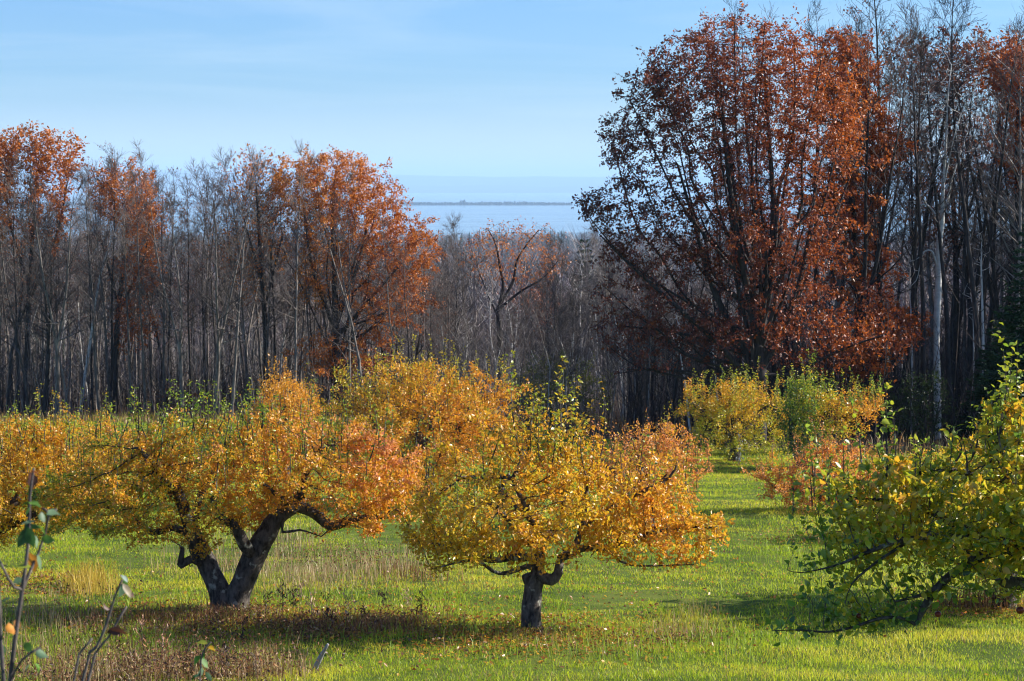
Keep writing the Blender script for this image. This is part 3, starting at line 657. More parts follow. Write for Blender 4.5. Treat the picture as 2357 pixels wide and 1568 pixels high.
leafy_tree('apple_tree', 'green and yellow apple tree on a forked dark trunk in front of the dark woods', 'tree', bG2, dG,
  [[(1848, 1082, 0, .17), (1842, 1060, 0, .14), (1825, 1020, 0, .09), (1820, 960, 0, .06)], [(1850, 1072, 0, .12), (1862, 1045, 0, .1), (1885, 1000, .2, .07), (1900, 950, .2, .04)], [(1885, 1000, .2, .06), (1940, 960, .2, .04), (1990, 940, .2, .02)]],
  [(1850, 955, 55, 75, 1.4, 1.8), (1925, 950, 65, 55, 1.5, 1.3), (1860, 1030, 50, 30, 1, .4), (1985, 930, 60, 40, 1.2, .7), (1840, 900, 35, 30, .8, .5)],
  [DG_, GR, YG, Y_, YO, OR], G_AP, sprays=120, natt=2200, clump=.5, outl=.35, lump=.5, nleaf=14500, lsize=.066, tmpl=LEAF_S, seed=49, shoots=shoots_at([1830, 1845, 1860, 1905, 1918, 1930, 1950, 1880, 2020, 2050], 920, 845, 890, .8, 4, .07), shoot_pal=[GR, YG, GR, Y_], step=.14, dk=.2, spread=.08, colf=lr_col(.42, .05, .25, 17, .25))
# K: dim tree behind the right one
dK = DG(1395); bK = GP(2310, 1395)
leafy_tree('apple_tree', 'dark low apple tree behind the big-leaved one, its base in brown weeds', 'tree', bK, dK,
  [[(2310, 1403, 0, .17), (2315, 1340, 0, .14), (2310, 1270, 0, .1), (2290, 1200, 0, .06)], [(2315, 1330, 0, .1), (2390, 1250, .2, .07), (2440, 1180, .2, .04)], [(2315, 1330, 0, .1), (2220, 1260, -.3, .06), (2160, 1230, -.3, .03)]],
  [(2300, 1180, 260, 130, 2.0, 3), (2440, 1150, 170, 130, 1.8, 1.5), (2300, 1310, 130, 50, 1.2, .6), (2180, 1200, 120, 80, 1.4, .8)],
  [GR, YG, YG, YO], G_AP, natt=2400, nleaf=30000, lsize=.06, tmpl=LEAF_S, seed=50, shoots=shoots_at([2185, 2250, 2300, 2350, 2160], 1100, 985, 1040, .6, 4, .055), shoot_pal=[GR, YG, YG])
# L: behind K, farther back
bL = GP(2215, 1240)
leafy_tree('apple_tree', 'golden apple tree mostly hidden behind the upper leaves of the big-leaved green tree', 'tree', bL, DG(1240),
  [[(2215, 1247, 0, .15), (2215, 1200, 0, .12), (2205, 1130, 0, .07)], [(2215, 1190, 0, .07), (2270, 1110, .3, .04)], [(2215, 1190, 0, .07), (2150, 1120, -.3, .04)]],
  [(2200, 1110, 150, 75, 1.7, 2), (2280, 1090, 90, 60, 1.3, 1)], [YG, Y_, YO, OR], G_AP, natt=1500, nleaf=19000, lsize=.055, tmpl=LEAF_S, seed=52, shoots=shoots_at([2120, 2160, 2190, 2235, 2260, 2300], 1060, 990, 1040, .8, 6, .055), shoot_pal=[GR, YG, YO], step=.12, dk=.18)
# I: the near tree on the right
dI = 15.5; bI = PT(2560, 1568, dI); bI[2] = float(gz(bI[0], bI[1]))
YX = lambda z: 0
leafy_tree('apple_tree', 'big-leaved green and gold apple tree reaching low over the grass from the right edge', 'tree', bI, dI,
  [[(2560, 1790, 0, .17), (2560, 1700, 0, .15), (2550, 1560, 0, .14), (2530, 1420, 0, .13), (2500, 1330, 0, .11)],
   [(2540, 1450, 0, .10), (2440, 1340, -.1, .075), (2330, 1260, -.1, .06), (2240, 1230, 0, .045), (2150, 1180, .1, .03), (2050, 1150, .1, .02)],
   [(2440, 1250, .2, .05), (2340, 1255, .1, .045), (2240, 1290, 0, .038), (2165, 1345, -.1, .032), (2135, 1385, -.1, .030), (2108, 1438, -.1, .017)],
   [(2165, 1345, -.1, .02), (2120, 1370, -.15, .014), (2060, 1385, -.2, .010)],
   [(2420, 1352, .1, .06), (2360, 1346, .1, .052), (2308, 1338, .1, .048)],
   [(2108, 1436, -.1, .015), (2070, 1422, -.1, .013), (2020, 1425, -.15, .013), (1960, 1445, -.15, .011), (1900, 1455, -.2, .009), (1840, 1450, -.2, .006), (1780, 1452, -.2, .004)],
   [(2520, 1380, 0, .09), (2480, 1250, .4, .07), (2400, 1130, .5, .05), (2330, 1060, .5, .03)], [(2330, 1060, .5, .02), (2320, 980, .5, .015)],
   [(2400, 1130, .5, .04), (2280, 1100, .3, .03), (2180, 1080, .2, .02)], [(2240, 1230, 0, .03), (2100, 1240, -.4, .022), (2000, 1270, -.5, .016), (1930, 1300, -.5, .009), (1845, 1318, -.5, .005), (1812, 1312, -.5, .004)],
   [(2100, 1240, -.4, .014), (2010, 1300, -.5, .010), (1960, 1345, -.5, .007), (1945, 1390, -.5, .004)],
   [(2500, 1330, 0, .09), (2600, 1230, .3, .06), (2700, 1150, .4, .04)], [(2500, 1340, 0, .08), (2580, 1220, -.6, .06), (2640, 1100, -.7, .04)]],
  [(2150, 1190, 260, 100, .75, 2.4), (2330, 1150, 200, 130, 1.0, 2.4), (2000, 1210, 120, 80, .5, .9), (2350, 1290, 150, 50, .6, .6), (2560, 1130, 220, 170, 1.2, 2), (2340, 1010, 60, 110, .5, 1.0), (1930, 1120, 80, 40, .4, .4), (2100, 1090, 160, 40, .6, .7), (1960, 1290, 100, 45, .4, .6), (1930, 1390, 70, 60, .3, .6), (2060, 1370, 80, 40, .3, .5), (1930, 1150, 80, 50, .5, .5), (1900, 1435, 110, 28, .25, .45), (2030, 1420, 60, 30, .25, .3), (2190, 1340, 110, 45, .4, .5), (2150, 1290, 120, 40, .5, .4)],
  [DG_, GR, GR, YG, YG, Y_, YG, YO], 'old apple trees of the orchard', sprays=70, natt=4600, nleaf=15000, lsize=.060, clump=.5, seed=51, step=.06, di=.6, dk=.09, spread=.035, leaf_r=.008, tip=.0025,
  shoots=[(2040, 1110, 885, .1, 5, .075), (2335, 1050, 860, .3, 6, .08), (2355, 1050, 850, .1, 6, .08), (2300, 1050, 900, .2, 5, .08), (2310, 1060, 880, .4, 6, .08), (2280, 1070, 920, .5, 6, .075), (2345, 1050, 855, .5, 6, .08), (2265, 1080, 1000, .2, 5, .07), (2050, 1120, 940, .3, 4, .06), (2010, 1130, 1010, .3, 4, .06), (2290, 1060, 940, 0, 5, .075), (2320, 1080, 960, .3, 6, .08), (2235, 1060, 965, .1, 4, .05), (2340, 1080, 920, -.1, 6, .08), (2180, 1090, 985, .2, 4, .05), (2215, 1100, 1010, -.1, 4, .06), (2100, 1130, 1010, .1, 4, .06), (2140, 1130, 1040, .2, 4, .06), (1950, 1180, 1060, .1, 3, .06), (2365, 1050, 880, 0, 6, .08), (2385, 1050, 870, .2, 6, .08), (2400, 1060, 890, -.2, 6, .08)],
  shoot_pal=[YG, YG, GR, YG, YO], colf=up_col(1.0, 3.1, 19, .40, 2.2), droop=.15, sub_r=.014, big=.02)

# ================================================================== THE WOODS
def bare(H, r0, seed, first=.38, nb=30, a0=66, a1=34, blen=.30, sub=6, tw=4, lean=0.0, fork=False, wob=.02, curl=.35, tipup=.13, kseg=7):
    """skeleton of a leafless tree: nodes, parents, radii"""
    g = np.random.RandomState(seed); P, par, r = [], [], []
    def line(p, d, ln, ra, rb, k, parent, up, jit):
        out = []; prev = parent; p = np.array(p, float); d = np.array(d, float)
        for j in range(1, k + 1):
            d = d + g.normal(0, jit, 3) + np.array([0, 0, up]); d /= np.linalg.norm(d)
            p = p + d * ln / k; P.append(p.copy()); par.append(prev); r.append(ra + (rb - ra) * j / k); prev = len(P) - 1
            out.append((prev, d.copy()))
        return out
    P.append(np.zeros(3) - np.array([0, 0, .3])); par.append(-1); r.append(r0 * 1.25)
    stems = []
    if fork:
        t1 = line(P[0], (g.normal(0, .04), g.normal(0, .04), 1), H * .3, r0, r0 * .8, 8, 0, .03, wob)
        for q in range(2 + (g.rand() < .4)):
            an = g.uniform(0, 6.28); stems.append((t1, line(P[t1[-1][0]], (math.cos(an) * .28, math.sin(an) * .28, 1), H * .68 * g.uniform(.85, 1), r0 * .62, .012, 20, t1[-1][0], .03, wob * 1.6)))
    else:
        stems.append(([], line(P[0], (lean, g.normal(0, .02), 1), H, r0, .012, 30, 0, .012 - lean * .0, wob)))
    for t1, st in stems:
        m = len(st); nbb = nb if not fork else int(nb * .6)
        for b in range(nbb):
            f = first + (1 - first) * (b + g.rand()) / nbb if not fork else (b + g.rand()) / nbb
            ii = min(m - 1, int(f * m)); node, d = st[ii]
            an = g.uniform(0, 6.28); el = R(a0 + (a1 - a0) * f + g.normal(0, 8))
            side = np.array([math.cos(an), math.sin(an), 0.0]); dd = d * math.cos(el) + side * math.sin(el)
            ln = H * blen * (1.0 - .72 * f) * g.uniform(.55, 1.15)
            rb = min(r[node] * .5, .010 + ln * .009)
            br = line(P[node], dd, ln, rb, .006, kseg, node, tipup * .28, .08)
            for s in range(sub):
                k = g.randint(1, kseg); nd, d2 = br[k]; an = g.normal(size=3); an -= an @ d2 * d2; an /= np.linalg.norm(an)
                sb = line(P[nd], d2 + an * g.uniform(.5, 1.0) + [0, 0, .15], ln * g.uniform(.22, .5), min(r[nd] * .6, .010), .004, 4, nd, tipup * .3, .12)
                for t in range(tw):
                    k = g.randint(0, 4); nq, d3 = sb[k]; an = g.normal(size=3)
                    line(P[nq], d3 + an * .6 + [0, 0, .1], g.uniform(.2, .55), .005, .003, 2, nq, .1, .15)
    return np.array(P), np.array(par), np.array(r)
class Proto: pass
def proto(H, r0, seed, bark, twig, leafn=0, pal=None, **k):
    P, par, r = bare(H, r0, seed, **k); o = Proto(); o.H = H
    V, F = tubes_sel(P, par, r, r >= .024, big=.05, sides=(8, 5, 3), tiny=.012); o.trunk = (V, F, bark)
    V, F = tubes_sel(P, par, r, r < .024, sides=(5, 3, 3), rmin=.0058); o.tw = (V, F, twig)
    o.leaf = None
    if leafn:
        g = np.random.RandomState(seed + 5); c = np.where(r < .006)[0]
        q = g.choice(c, leafn); cl = snoise(P[q], .8, seed, 2); q = q[cl > -.1]; n_ = len(q)
        V, F, nv = leaves(P[q] + g.normal(0, .08, (n_, 3)), g.normal(size=(n_, 3)) - [0, 0, .4], .11 * g.uniform(.7, 1.2, n_), .9, LEAF_S, g)
        o.leaf = (V, F, np.repeat(pick(pal, g.rand(n_), g), nv, 0))
    o.made = None; return o
BR = [(0.10, 0.035, 0.015), (0.30, 0.10, 0.03), (0.20, 0.06, 0.02)]
PROT = {
 'slim':  [proto(13, .085, 101, M_bark, M_twig, nb=30, blen=.22), proto(13, .10, 102, M_bark, M_twig, nb=28, blen=.24, first=.3), proto(13, .075, 103, M_bark, M_twig, nb=26, blen=.20, first=.45, lean=.06),
           proto(13, .09, 104, M_barkd, M_twig, nb=30, blen=.24, leafn=900, pal=BR), proto(13, .07, 105, M_bark, M_twig, nb=24, blen=.19, first=.5, wob=.03)],
 'fork':  [proto(13, .14, 111, M_barkd, M_twig, nb=34, blen=.26, fork=True), proto(13, .13, 112, M_barkd, M_twig, nb=30, blen=.24, fork=True, leafn=900, pal=BR), proto(13, .12, 113, M_bark, M_twig, nb=32, blen=.25, fork=True)],
 'pale':  [proto(9, .055, 121, M_pale, M_twig, nb=22, blen=.22, first=.35, wob=.045), proto(9, .05, 122, M_pale, M_twig, nb=20, blen=.24, first=.3, lean=.08, wob=.05), proto(9, .06, 123, M_pale, M_twig, nb=18, blen=.26, fork=True, wob=.04)],
 'tall':  [proto(17, .15, 131, M_barkd, M_twigd, nb=34, blen=.20, first=.45), proto(17, .17, 132, M_barkd, M_twigd, nb=32, blen=.22, fork=True), proto(17, .13, 133, M_barkd, M_twig, nb=34, blen=.19, first=.5, lean=.03),
           proto(17, .15, 134, M_barkd, M_twigd, nb=32, blen=.22, first=.4, leafn=1500, pal=BR), proto(17, .12, 135, M_bark, M_twig, nb=30, blen=.2, first=.42)],
}
def put(kind, k, x, y, H, label, group, rot, tilt=(0, 0)):
    pr = PROT[kind][k]; s = H / pr.H; loc = (x, y, float(gz(x, y)))
    root = thing('bare_tree' if kind != 'pale' else 'sapling', label, 'tree' if kind != 'pale' else 'young tree', loc, group)
    root.rotation_euler = (tilt[0], tilt[1], rot)
    sx = s ** .7 if s < 1 else s
    root.scale = (s, s, s)
    if pr.made is None:
        ps = [mesh('trunk', *pr.trunk[:2], pr.trunk[2], root), mesh('branches', *pr.tw[:2], pr.tw[2], root)]
        if pr.leaf: ps.append(mesh('leaves', pr.leaf[0], pr.leaf[1], M_oakleaf, root, pr.leaf[2]))
        pr.made = ps
    else:
        for o in pr.made:
            c = o.copy(); COL.objects.link(c); c.parent = root
    return root
ORD = 'first second third fourth fifth sixth seventh eighth ninth tenth eleventh twelfth thirteenth fourteenth fifteenth sixteenth seventeenth eighteenth nineteenth twentieth'.split()
ZONES = [(-200, 170, 'at the left end'), (170, 330, 'beside the leaning white birch'), (330, 540, 'past the leaning white birch'), (540, 740, 'before the bright orange oak'),
         (740, 1010, 'beside the bright orange oak'), (1010, 1180, 'below the left lake view'), (1180, 1360, 'below the right lake view'), (1360, 1560, "behind the great oak's low boughs"),
         (1560, 1800, 'behind the great red oak'), (1800, 2020, 'behind the second red oak'), (2020, 2200, 'around the thick white birch'), (2200, 2600, 'by the dark spruce')]
def zone(X):
    for a, b, t in ZONES:
        if a <= X < b: return t
    return ZONES[-1][2]
ADJ = {'slim': 'slim bare grey tree', 'fork': 'forked dark bare tree', 'pale': 'thin pale sapling', 'tall': 'tall dark bare tree'}
g = np.random.RandomState(77)
plan = []      # kind, X, d, H, row
for X in [8, 34, 62, 92, 126, 158, 222, 258, 296, 335, 372, 412, 436, 470, 497, 530, 566, 602, 640, 674, 712, 742, 806, 842, 880, 915, 950, 985]:
    plan.append((g.choice(['slim', 'fork'], p=[.65, .35]), X + g.uniform(-6, 6), g.uniform(99, 107), g.uniform(11.3, 13.2) * (1.08 if 500 < X < 560 else 1) * (np.interp(X, [730, 860, 1000], [1, .86, .62])), 0))
for _ in range(95):
    X = g.uniform(-70, 1030); plan.append((g.choice(['slim', 'fork', 'pale'], p=[.62, .2, .18]), X, 105 + 55 * g.rand() ** 1.3, g.uniform(10, 13) * np.interp(X, [700, 860, 1000], [1, .85, .68]), 1))
for _ in range(34):
    X = g.uniform(-60, 780); plan.append((g.choice(['slim', 'fork'], p=[.7, .3]), X, g.uniform(104, 130), g.uniform(12.2, 14.2), 1))
for X, d_, H_ in [(1040, 118, 10.8), (1062, 126, 11), (1020, 135, 10.6), (1085, 140, 10.4), (1262, 130, 10.5), (1290, 124, 10.2), (1335, 120, 10.2)]:
    plan.append(('slim', X, d_, H_, 1))
for _ in range(40):
    X = g.uniform(1000, 1560); plan.append((g.choice(['pale', 'slim'], p=[.85, .15]), X, g.uniform(88, 112), g.uniform(4.8, 7.8) * (.8 if 1090 < X < 1250 else 1), 0))
for _ in range(44):
    X = g.uniform(1000, 1600); d_ = g.uniform(112, 190); plan.append((g.choice(['pale', 'slim', 'fork'], p=[.4, .35, .25]), X, d_, g.uniform(8, 10.6) * (.72 if 1080 < X < 1290 and d_ < 150 else 1), 1))
for X in [1490, 1540, 1610, 1665, 1800, 1830, 1880, 1925, 1980, 2005, 2030, 2048, 2072, 2095, 2122, 2200, 2228, 2250, 2275, 2312, 2340, 2362]:
    Hh = g.uniform(15.2, 16.8); Hh = 18.6 if X in (2030, 2072) else Hh
    if X < 1700: Hh = g.uniform(7, 10)
    plan.append(('tall', X + g.uniform(-5, 5), g.uniform(76, 86), Hh, 0))
for _ in range(58):
    X = g.uniform(1650, 2480); plan.append((g.choice(['tall', 'slim', 'fork', 'pale'], p=[.5, .2, .15, .15]), X, g.uniform(84, 135), g.uniform(13.5, 17) * (1 if X > 1850 else .8), 1))
for _ in range(14):
    X = g.uniform(1300, 1800); plan.append(('slim', X, g.uniform(90, 135), g.uniform(7, 10), 1))
cnt = {}
plan.sort(key=lambda q: q[1])
for kind, X, d, H, row in plan:
    if kind == 'pale': H = min(H, 9.5)
    pr = PROT[kind]; k = g.randint(len(pr)); x = (X - 1178.5) / FPX * d
    z = zone(X); row = 2 if row == 1 and d < 127 else row; key = (z, row, kind); cnt[key] = cnt.get(key, 0) + 1
    if row == 0:
        label = f"{ADJ[kind]} on the edge {z}, {ORD[min(cnt[key] - 1, 19)]} from left"; grp = "bare trees along the woods' edge"
    elif row == 2:
        label = f"{ADJ[kind]} in second rank {z}, {ORD[min(cnt[key] - 1, 19)]} from left"; grp = "bare trees of the second rank in the woods"
    else:
        label = f'{ADJ[kind]} deep in the woods {z}'; grp = f'{ADJ[kind]}s deep in the woods {z}'
    put(kind, k, x, d, H, label, grp, g.uniform(0, 6.28), (g.normal(0, .025), g.normal(.02 if X < 1000 else 0, .035)))

# ---- oaks that keep their leaves
OAKC = [(0.12, 0.026, 0.010), (0.25, 0.055, 0.013), (0.42, 0.10, 0.016), (0.58, 0.17, 0.024)]
OAKB = [(0.28, 0.07, 0.018), (0.48, 0.15, 0.024), (0.66, 0.22, 0.03), (0.70, 0.30, 0.05)]
OAKD = [(0.10, 0.026, 0.013), (0.18, 0.05, 0.022), (0.28, 0.09, 0.03)]
OK = dict(lump=.16, outl=.15, tmpl=OAK_S, lm=M_oakleaf, rough=.05, leaf_r=.016, tip=.005, sub_r=.035, big=.05, lwidth=.95, droop=.55, exp=2.3)
def oak(label, X, Yb, paths, ells, pal, natt, nleaf, seed, ls=.15, step=.26, dk=.36, di=2.2, bark=None, spread=.16, **k):
    d = DG(Yb); kk = dict(OK); kk.update(k)
    return leafy_tree('oak_tree', label, 'tree', GP(X, Yb), d, paths, ells, pal, 'oaks still holding rusty leaves', natt=natt, nleaf=nleaf, lsize=ls, seed=seed, step=step, dk=dk, di=di,
                      bark=bark or M_barkd, twig=k.get('twig') or M_twigd, spread=spread, trop=(0, 0, .12), **{a: b for a, b in kk.items() if a not in ('twig',)})
# the great red oak
def fan(X0, y_lo, y_hi, ends, r0, r1, seed, dep=2.4):
    g_ = np.random.RandomState(seed); out = []
    for k, (X, Y) in enumerate(ends):
        t = g_.rand(); ys_ = y_lo + (y_hi - y_lo) * t; c = g_.uniform(-dep, dep) * .9; w = abs(X - X0) + abs(Y - ys_)
        ra = r0 * g_.uniform(.7, 1.15)
        mx_, my_ = X0 + (X - X0) * g_.uniform(.38, .5), ys_ + (Y - ys_) * g_.uniform(.26, .36)
        ux_, uy_ = X0 + (X - X0) * .16, ys_ + (Y - ys_) * g_.uniform(.06, .14)
        nx_, ny_ = X0 + (X - X0) * g_.uniform(.72, .84), ys_ + (Y - ys_) * g_.uniform(.60, .70)
        hx_, hy_ = (mx_ + nx_) / 2 + g_.uniform(-16, 16), (my_ + ny_) / 2 + g_.uniform(-8, 8)
        out.append([(X0 + g_.uniform(-4, 4), ys_, 0, ra), (ux_ + g_.uniform(-8, 8), uy_, c * .15, ra * .9), (mx_ + g_.uniform(-18, 18), my_, c * .4, ra * .74), (hx_, hy_, c * .6, ra * .6), (nx_ + g_.uniform(-18, 18), ny_, c * .8, ra * .45), (X, Y, c, r1)])
    return out
oak('great rusty red oak towering over the sunny side of the orchard', 1745, 1030,
  [[(1745, 1040, 0, .34), (1746, 960, 0, .28), (1748, 880, 0, .26), (1745, 800, 0, .22)],
   [(1748, 880, 0, .16), (1700, 780, .2, .13), (1640, 660, .3, .10), (1600, 520, .4, .07), (1560, 380, .5, .04)],
   [(1745, 800, 0, .15), (1720, 660, -.3, .13), (1690, 500, -.4, .10), (1670, 340, -.5, .07), (1660, 200, -.6, .04)],
   [(1745, 800, 0, .16), (1770, 640, .4, .13), (1780, 480, .5, .10), (1770, 320, .6, .07), (1760, 160, .6, .04)],
   [(1748, 860, 0, .13), (1820, 720, -.3, .11), (1860, 560, -.5, .08), (1880, 400, -.6, .05)],
   [(1748, 900, 0, .10), (1650, 790, -.8, .09), (1540, 690, -1.2, .07), (1440, 600, -1.5, .045), (1380, 540, -1.6, .025)],
   [(1720, 820, 0, .08), (1620, 780, .8, .06), (1520, 760, 1.3, .045), (1420, 750, 1.5, .025)],
   [(1745, 940, 0, .07), (1640, 880, -.5, .05), (1520, 850, -.8, .035), (1420, 860, -1, .015)],
   [(1745, 930, 0, .08), (1850, 850, -.8, .06), (1950, 800, -1.2, .045), (2040, 770, -1.4, .025)]] +
  fan(1747, 900, 640, [(1410, 330), (1450, 230), (1500, 170), (1560, 120), (1625, 80), (1690, 50), (1760, 60), (1830, 90), (1890, 140), (1950, 210), (1990, 320), (1480, 420), (1560, 330), (1640, 240), (1740, 200), (1820, 260), (1890, 370), (1930, 470), (1600, 470), (1850, 520)], .085, .02, 5) +
  fan(1747, 960, 760, [(1340, 480), (1400, 560), (1380, 650), (1410, 720), (1390, 790), (1480, 640), (1440, 850), (1540, 780), (1960, 640), (1990, 780), (1890, 860)], .06, .012, 6),
  [(1700, 215, 220, 165, 3.2, 4.2), (1560, 250, 140, 130, 2.4, 1.6), (1850, 280, 150, 170, 3.0, 2.4), (1460, 320, 90, 110, 1.8, 1.1), (1480, 210, 60, 60, 1.4, .5), (1810, 140, 75, 85, 1.8, .9), (1590, 140, 100, 75, 1.8, .8), (1660, 420, 230, 170, 3.2, 1.5),
   (1440, 480, 110, 70, 1.8, .75), (1370, 470, 55, 28, 1.0, .2), (1540, 560, 150, 90, 2.4, .9), (1780, 560, 190, 150, 3.2, 1.8), (1760, 740, 200, 110, 3.0, .9), (1930, 780, 120, 60, 1.8, .6), (1560, 760, 180, 90, 2.5, .7), (1450, 700, 130, 110, 2, .4), (1700, 110, 110, 70, 1.6, .9)],
  OAKC, 10500, 80000, 61, clump=.35, cf=1.3, tip=.0062, colf=lr_col(.10, .035, .06, 3, .28, .35), ls=.10, spread=.10, step=.2, dk=.29, maxn=16000)  # sunlit right and top, shaded left: painted into the leaf colour
oak('second rusty oak rising behind the right shoulder of the great red oak', 1975, 1012,
  [[(1975, 1020, 0, .26), (1978, 850, 0, .20), (1975, 650, 0, .16), (1960, 450, 0, .11), (1950, 250, 0, .06)], [(1975, 650, 0, .10), (2010, 480, .4, .08), (2040, 340, .5, .04)], [(1978, 800, 0, .08), (2020, 720, -.5, .06), (2070, 720, -.8, .03)]],
  [(1945, 200, 90, 130, 2.4, 1.6), (1990, 340, 90, 110, 2.2, 1.3), (2030, 340, 55, 60, 1.4, .6), (1930, 480, 100, 120, 2.2, .8), (2060, 740, 80, 50, 1.5, .6), (1990, 640, 90, 90, 1.8, .6), (1930, 110, 50, 45, 1.2, .4)],
  OAKC[1:], 3400, 34000, 62, ls=.115, spread=.1, colf=lr_col(.08, .0, .35, 5, .3, .4))  # leaf colour brightens to the right, the sunward side painted in
oak('thin brown leaved oak among the tall bare trees near the white birch', 2160, 985,
  [[(2200, 993, 0, .2), (2200, 800, 0, .16), (2200, 600, 0, .12), (2190, 380, 0, .08), (2180, 200, 0, .05)], [(2200, 600, 0, .08), (2260, 380, .5, .05)], [(2200, 560, 0, .08), (2120, 340, .5, .05)]],
  [(2170, 160, 120, 85, 2.2, 2), (2090, 150, 70, 80, 1.6, 1), (2210, 330, 110, 100, 2, .6), (2240, 140, 70, 60, 1.5, .8), (2150, 450, 100, 150, 2, .4)],
  OAKD + [(0.34, .12, .035)], 1700, 7500, 63, twig=M_twig)
oak('bright orange oak at the right end of the woods above the spruce', 2350, 1000,
  [[(2350, 1008, 0, .2), (2350, 800, 0, .16), (2345, 600, 0, .12), (2340, 380, 0, .08), (2345, 200, 0, .05)], [(2345, 600, 0, .08), (2400, 380, .5, .05)]],
  [(2350, 160, 85, 90, 2, 2), (2400, 260, 100, 140, 2, 1.5), (2350, 350, 60, 80, 1.4, .6), (2300, 130, 40, 45, 1, .4)],
  OAKC[1:], 1500, 10500, 64, colf=up_col(0, 22, 6, .4, .5))
oak('small rusty oak on the woods edge between the great oak and the white birch', 2010, 1020,
  [[(2010, 1028, 0, .1), (2015, 920, 0, .08), (2030, 820, 0, .05), (2040, 760, 0, .03)], [(2015, 900, 0, .05), (2080, 800, -.3, .03)], [(2012, 900, 0, .05), (1950, 840, -.3, .03)]],
  [(2040, 770, 90, 45, 1.3, 1.2), (1960, 830, 90, 50, 1.2, .8), (2010, 700, 50, 45, 1, .4)], OAKC, 800, 3800, 65, ls=.12, one=True)
# left woods
oak('bright orange oak standing at the lake gap in the left woods', 775, 958,
  [[(772, 966, 0, .26), (772, 860, 0, .22), (772, 740, 0, .18), (770, 640, 0, .13), (765, 520, 0, .08), (770, 420, 0, .05)], [(772, 740, 0, .12), (820, 620, .6, .09), (850, 500, .8, .05)], [(772, 760, 0, .1), (720, 620, -.6, .08), (700, 480, -.6, .05)],
   [(772, 780, 0, .1), (860, 680, -.5, .07), (930, 600, -.6, .04)], [(772, 800, 0, .08), (850, 760, .5, .05), (930, 700, .5, .03)]] +
  fan(772, 860, 680, [(640, 400), (690, 380), (730, 370), (780, 360), (830, 390), (870, 430), (910, 490), (950, 550), (980, 600), (700, 480), (820, 480), (860, 560), (920, 640)], .06, .015, 7, 2),
  [(760, 440, 110, 90, 2.4, 2.4), (850, 500, 100, 110, 2.4, 2), (930, 580, 85, 90, 2, 1.6), (680, 410, 60, 55, 1.6, .7), (820, 410, 50, 55, 1.6, .8), (900, 690, 100, 70, 2, 1), (760, 620, 100, 110, 2, .7), (800, 820, 130, 60, 2, .35)],
  OAKB, 5000, 46000, 66, ls=.11, spread=.12, colf=lr_col(-.05, .02, .45, 8, .35, .35), bark=M_barkd)
oak('rusty oak right behind the top of the leaning white birch', 262, 956,
  [[(262, 964, 0, .2), (266, 850, 0, .17), (272, 720, 0, .13), (285, 600, 0, .09), (290, 480, 0, .05)], [(272, 720, 0, .08), (330, 600, .4, .06), (345, 500, .4, .04)], [(272, 700, 0, .08), (235, 560, -.4, .05)]],
  [(285, 450, 80, 75, 2, 1.6), (325, 500, 55, 80, 1.7, 1.1), (240, 430, 50, 55, 1.4, .5), (320, 620, 60, 60, 1.5, .5), (300, 740, 80, 60, 1.6, .25)],
  OAKB[:3], 2200, 13500, 67, ls=.12, one=True, colf=lr_col(.05, .05, .0, 4, .35, .5))
oak('tall rusty oak with a ragged top at the left end of the woods', 62, 955,
  [[(60, 963, 0, .2), (62, 850, 0, .17), (66, 700, 0, .13), (75, 540, 0, .09), (85, 400, 0, .05)], [(66, 700, 0, .08), (130, 540, .4, .06), (155, 420, .4, .04)], [(66, 660, 0, .08), (20, 500, -.4, .05), (20, 380, -.4, .03)]],
  [(60, 340, 75, 60, 1.8, 1.6), (120, 380, 65, 80, 1.8, 1.2), (165, 340, 30, 45, 1, .3), (20, 400, 50, 90, 1.6, .9), (100, 500, 80, 90, 1.8, .5)],
  OAKB[:3], 1700, 9000, 68, ls=.15, colf=lr_col(.02, .04, .0, 11, .35, .5))
oak('glowing orange oak cut off by the left end of the photo', -40, 957,
  [[(-40, 965, 0, .2), (-38, 820, 0, .16), (-36, 640, 0, .12), (-30, 480, 0, .06)], [(-36, 640, 0, .08), (0, 520, .4, .05)]],
  [(-20, 420, 50, 110, 1.8, 1.5), (-70, 400, 60, 120, 1.8, 1.2)], OAKB, 1000, 6500, 69, ls=.15)
oak('thin tree with a scatter of salmon leaves beside the bright orange oak', 610, 957,
  [[(610, 965, 0, .16), (612, 800, 0, .13), (600, 600, 0, .09), (590, 440, 0, .05)], [(612, 700, 0, .07), (650, 540, .4, .04)], [(606, 660, 0, .07), (560, 500, .4, .04)]],
  [(590, 420, 70, 80, 1.9, 1.5), (640, 500, 60, 110, 1.8, 1), (560, 560, 80, 120, 1.8, .5)], OAKB, 1500, 3300, 70, ls=.13, twig=M_twig)
oak('spreading dark limbed oak with few orange leaves below the lake view', 1150, 930,
  [[(1150, 937, 0, .21), (1152, 840, 0, .19), (1150, 760, 0, .17), (1146, 715, 0, .15)],
   [(1146, 715, 0, .12), (1158, 660, 0, .10), (1150, 610, 0, .07), (1140, 560, 0, .05), (1125, 530, 0, .03)],
   [(1148, 705, 0, .11), (1180, 650, .3, .09), (1190, 600, .3, .06), (1215, 560, .4, .05), (1240, 530, .5, .03)],
   [(1148, 712, 0, .10), (1200, 670, -.3, .07), (1250, 640, -.3, .05), (1285, 600, -.3, .03)], [(1146, 730, 0, .07), (1120, 670, .3, .05), (1100, 620, .4, .03)]],
  [(1180, 560, 100, 55, 2.4, 2), (1110, 590, 60, 60, 2, 1), (1260, 600, 60, 50, 1.8, 1), (1190, 620, 90, 40, 2, .6)], [(0.46, .15, .03), (.6, .22, .04), (.5, .12, .03)], 1800, 3000, 71, ls=.12, bark=M_barkd, one=True)
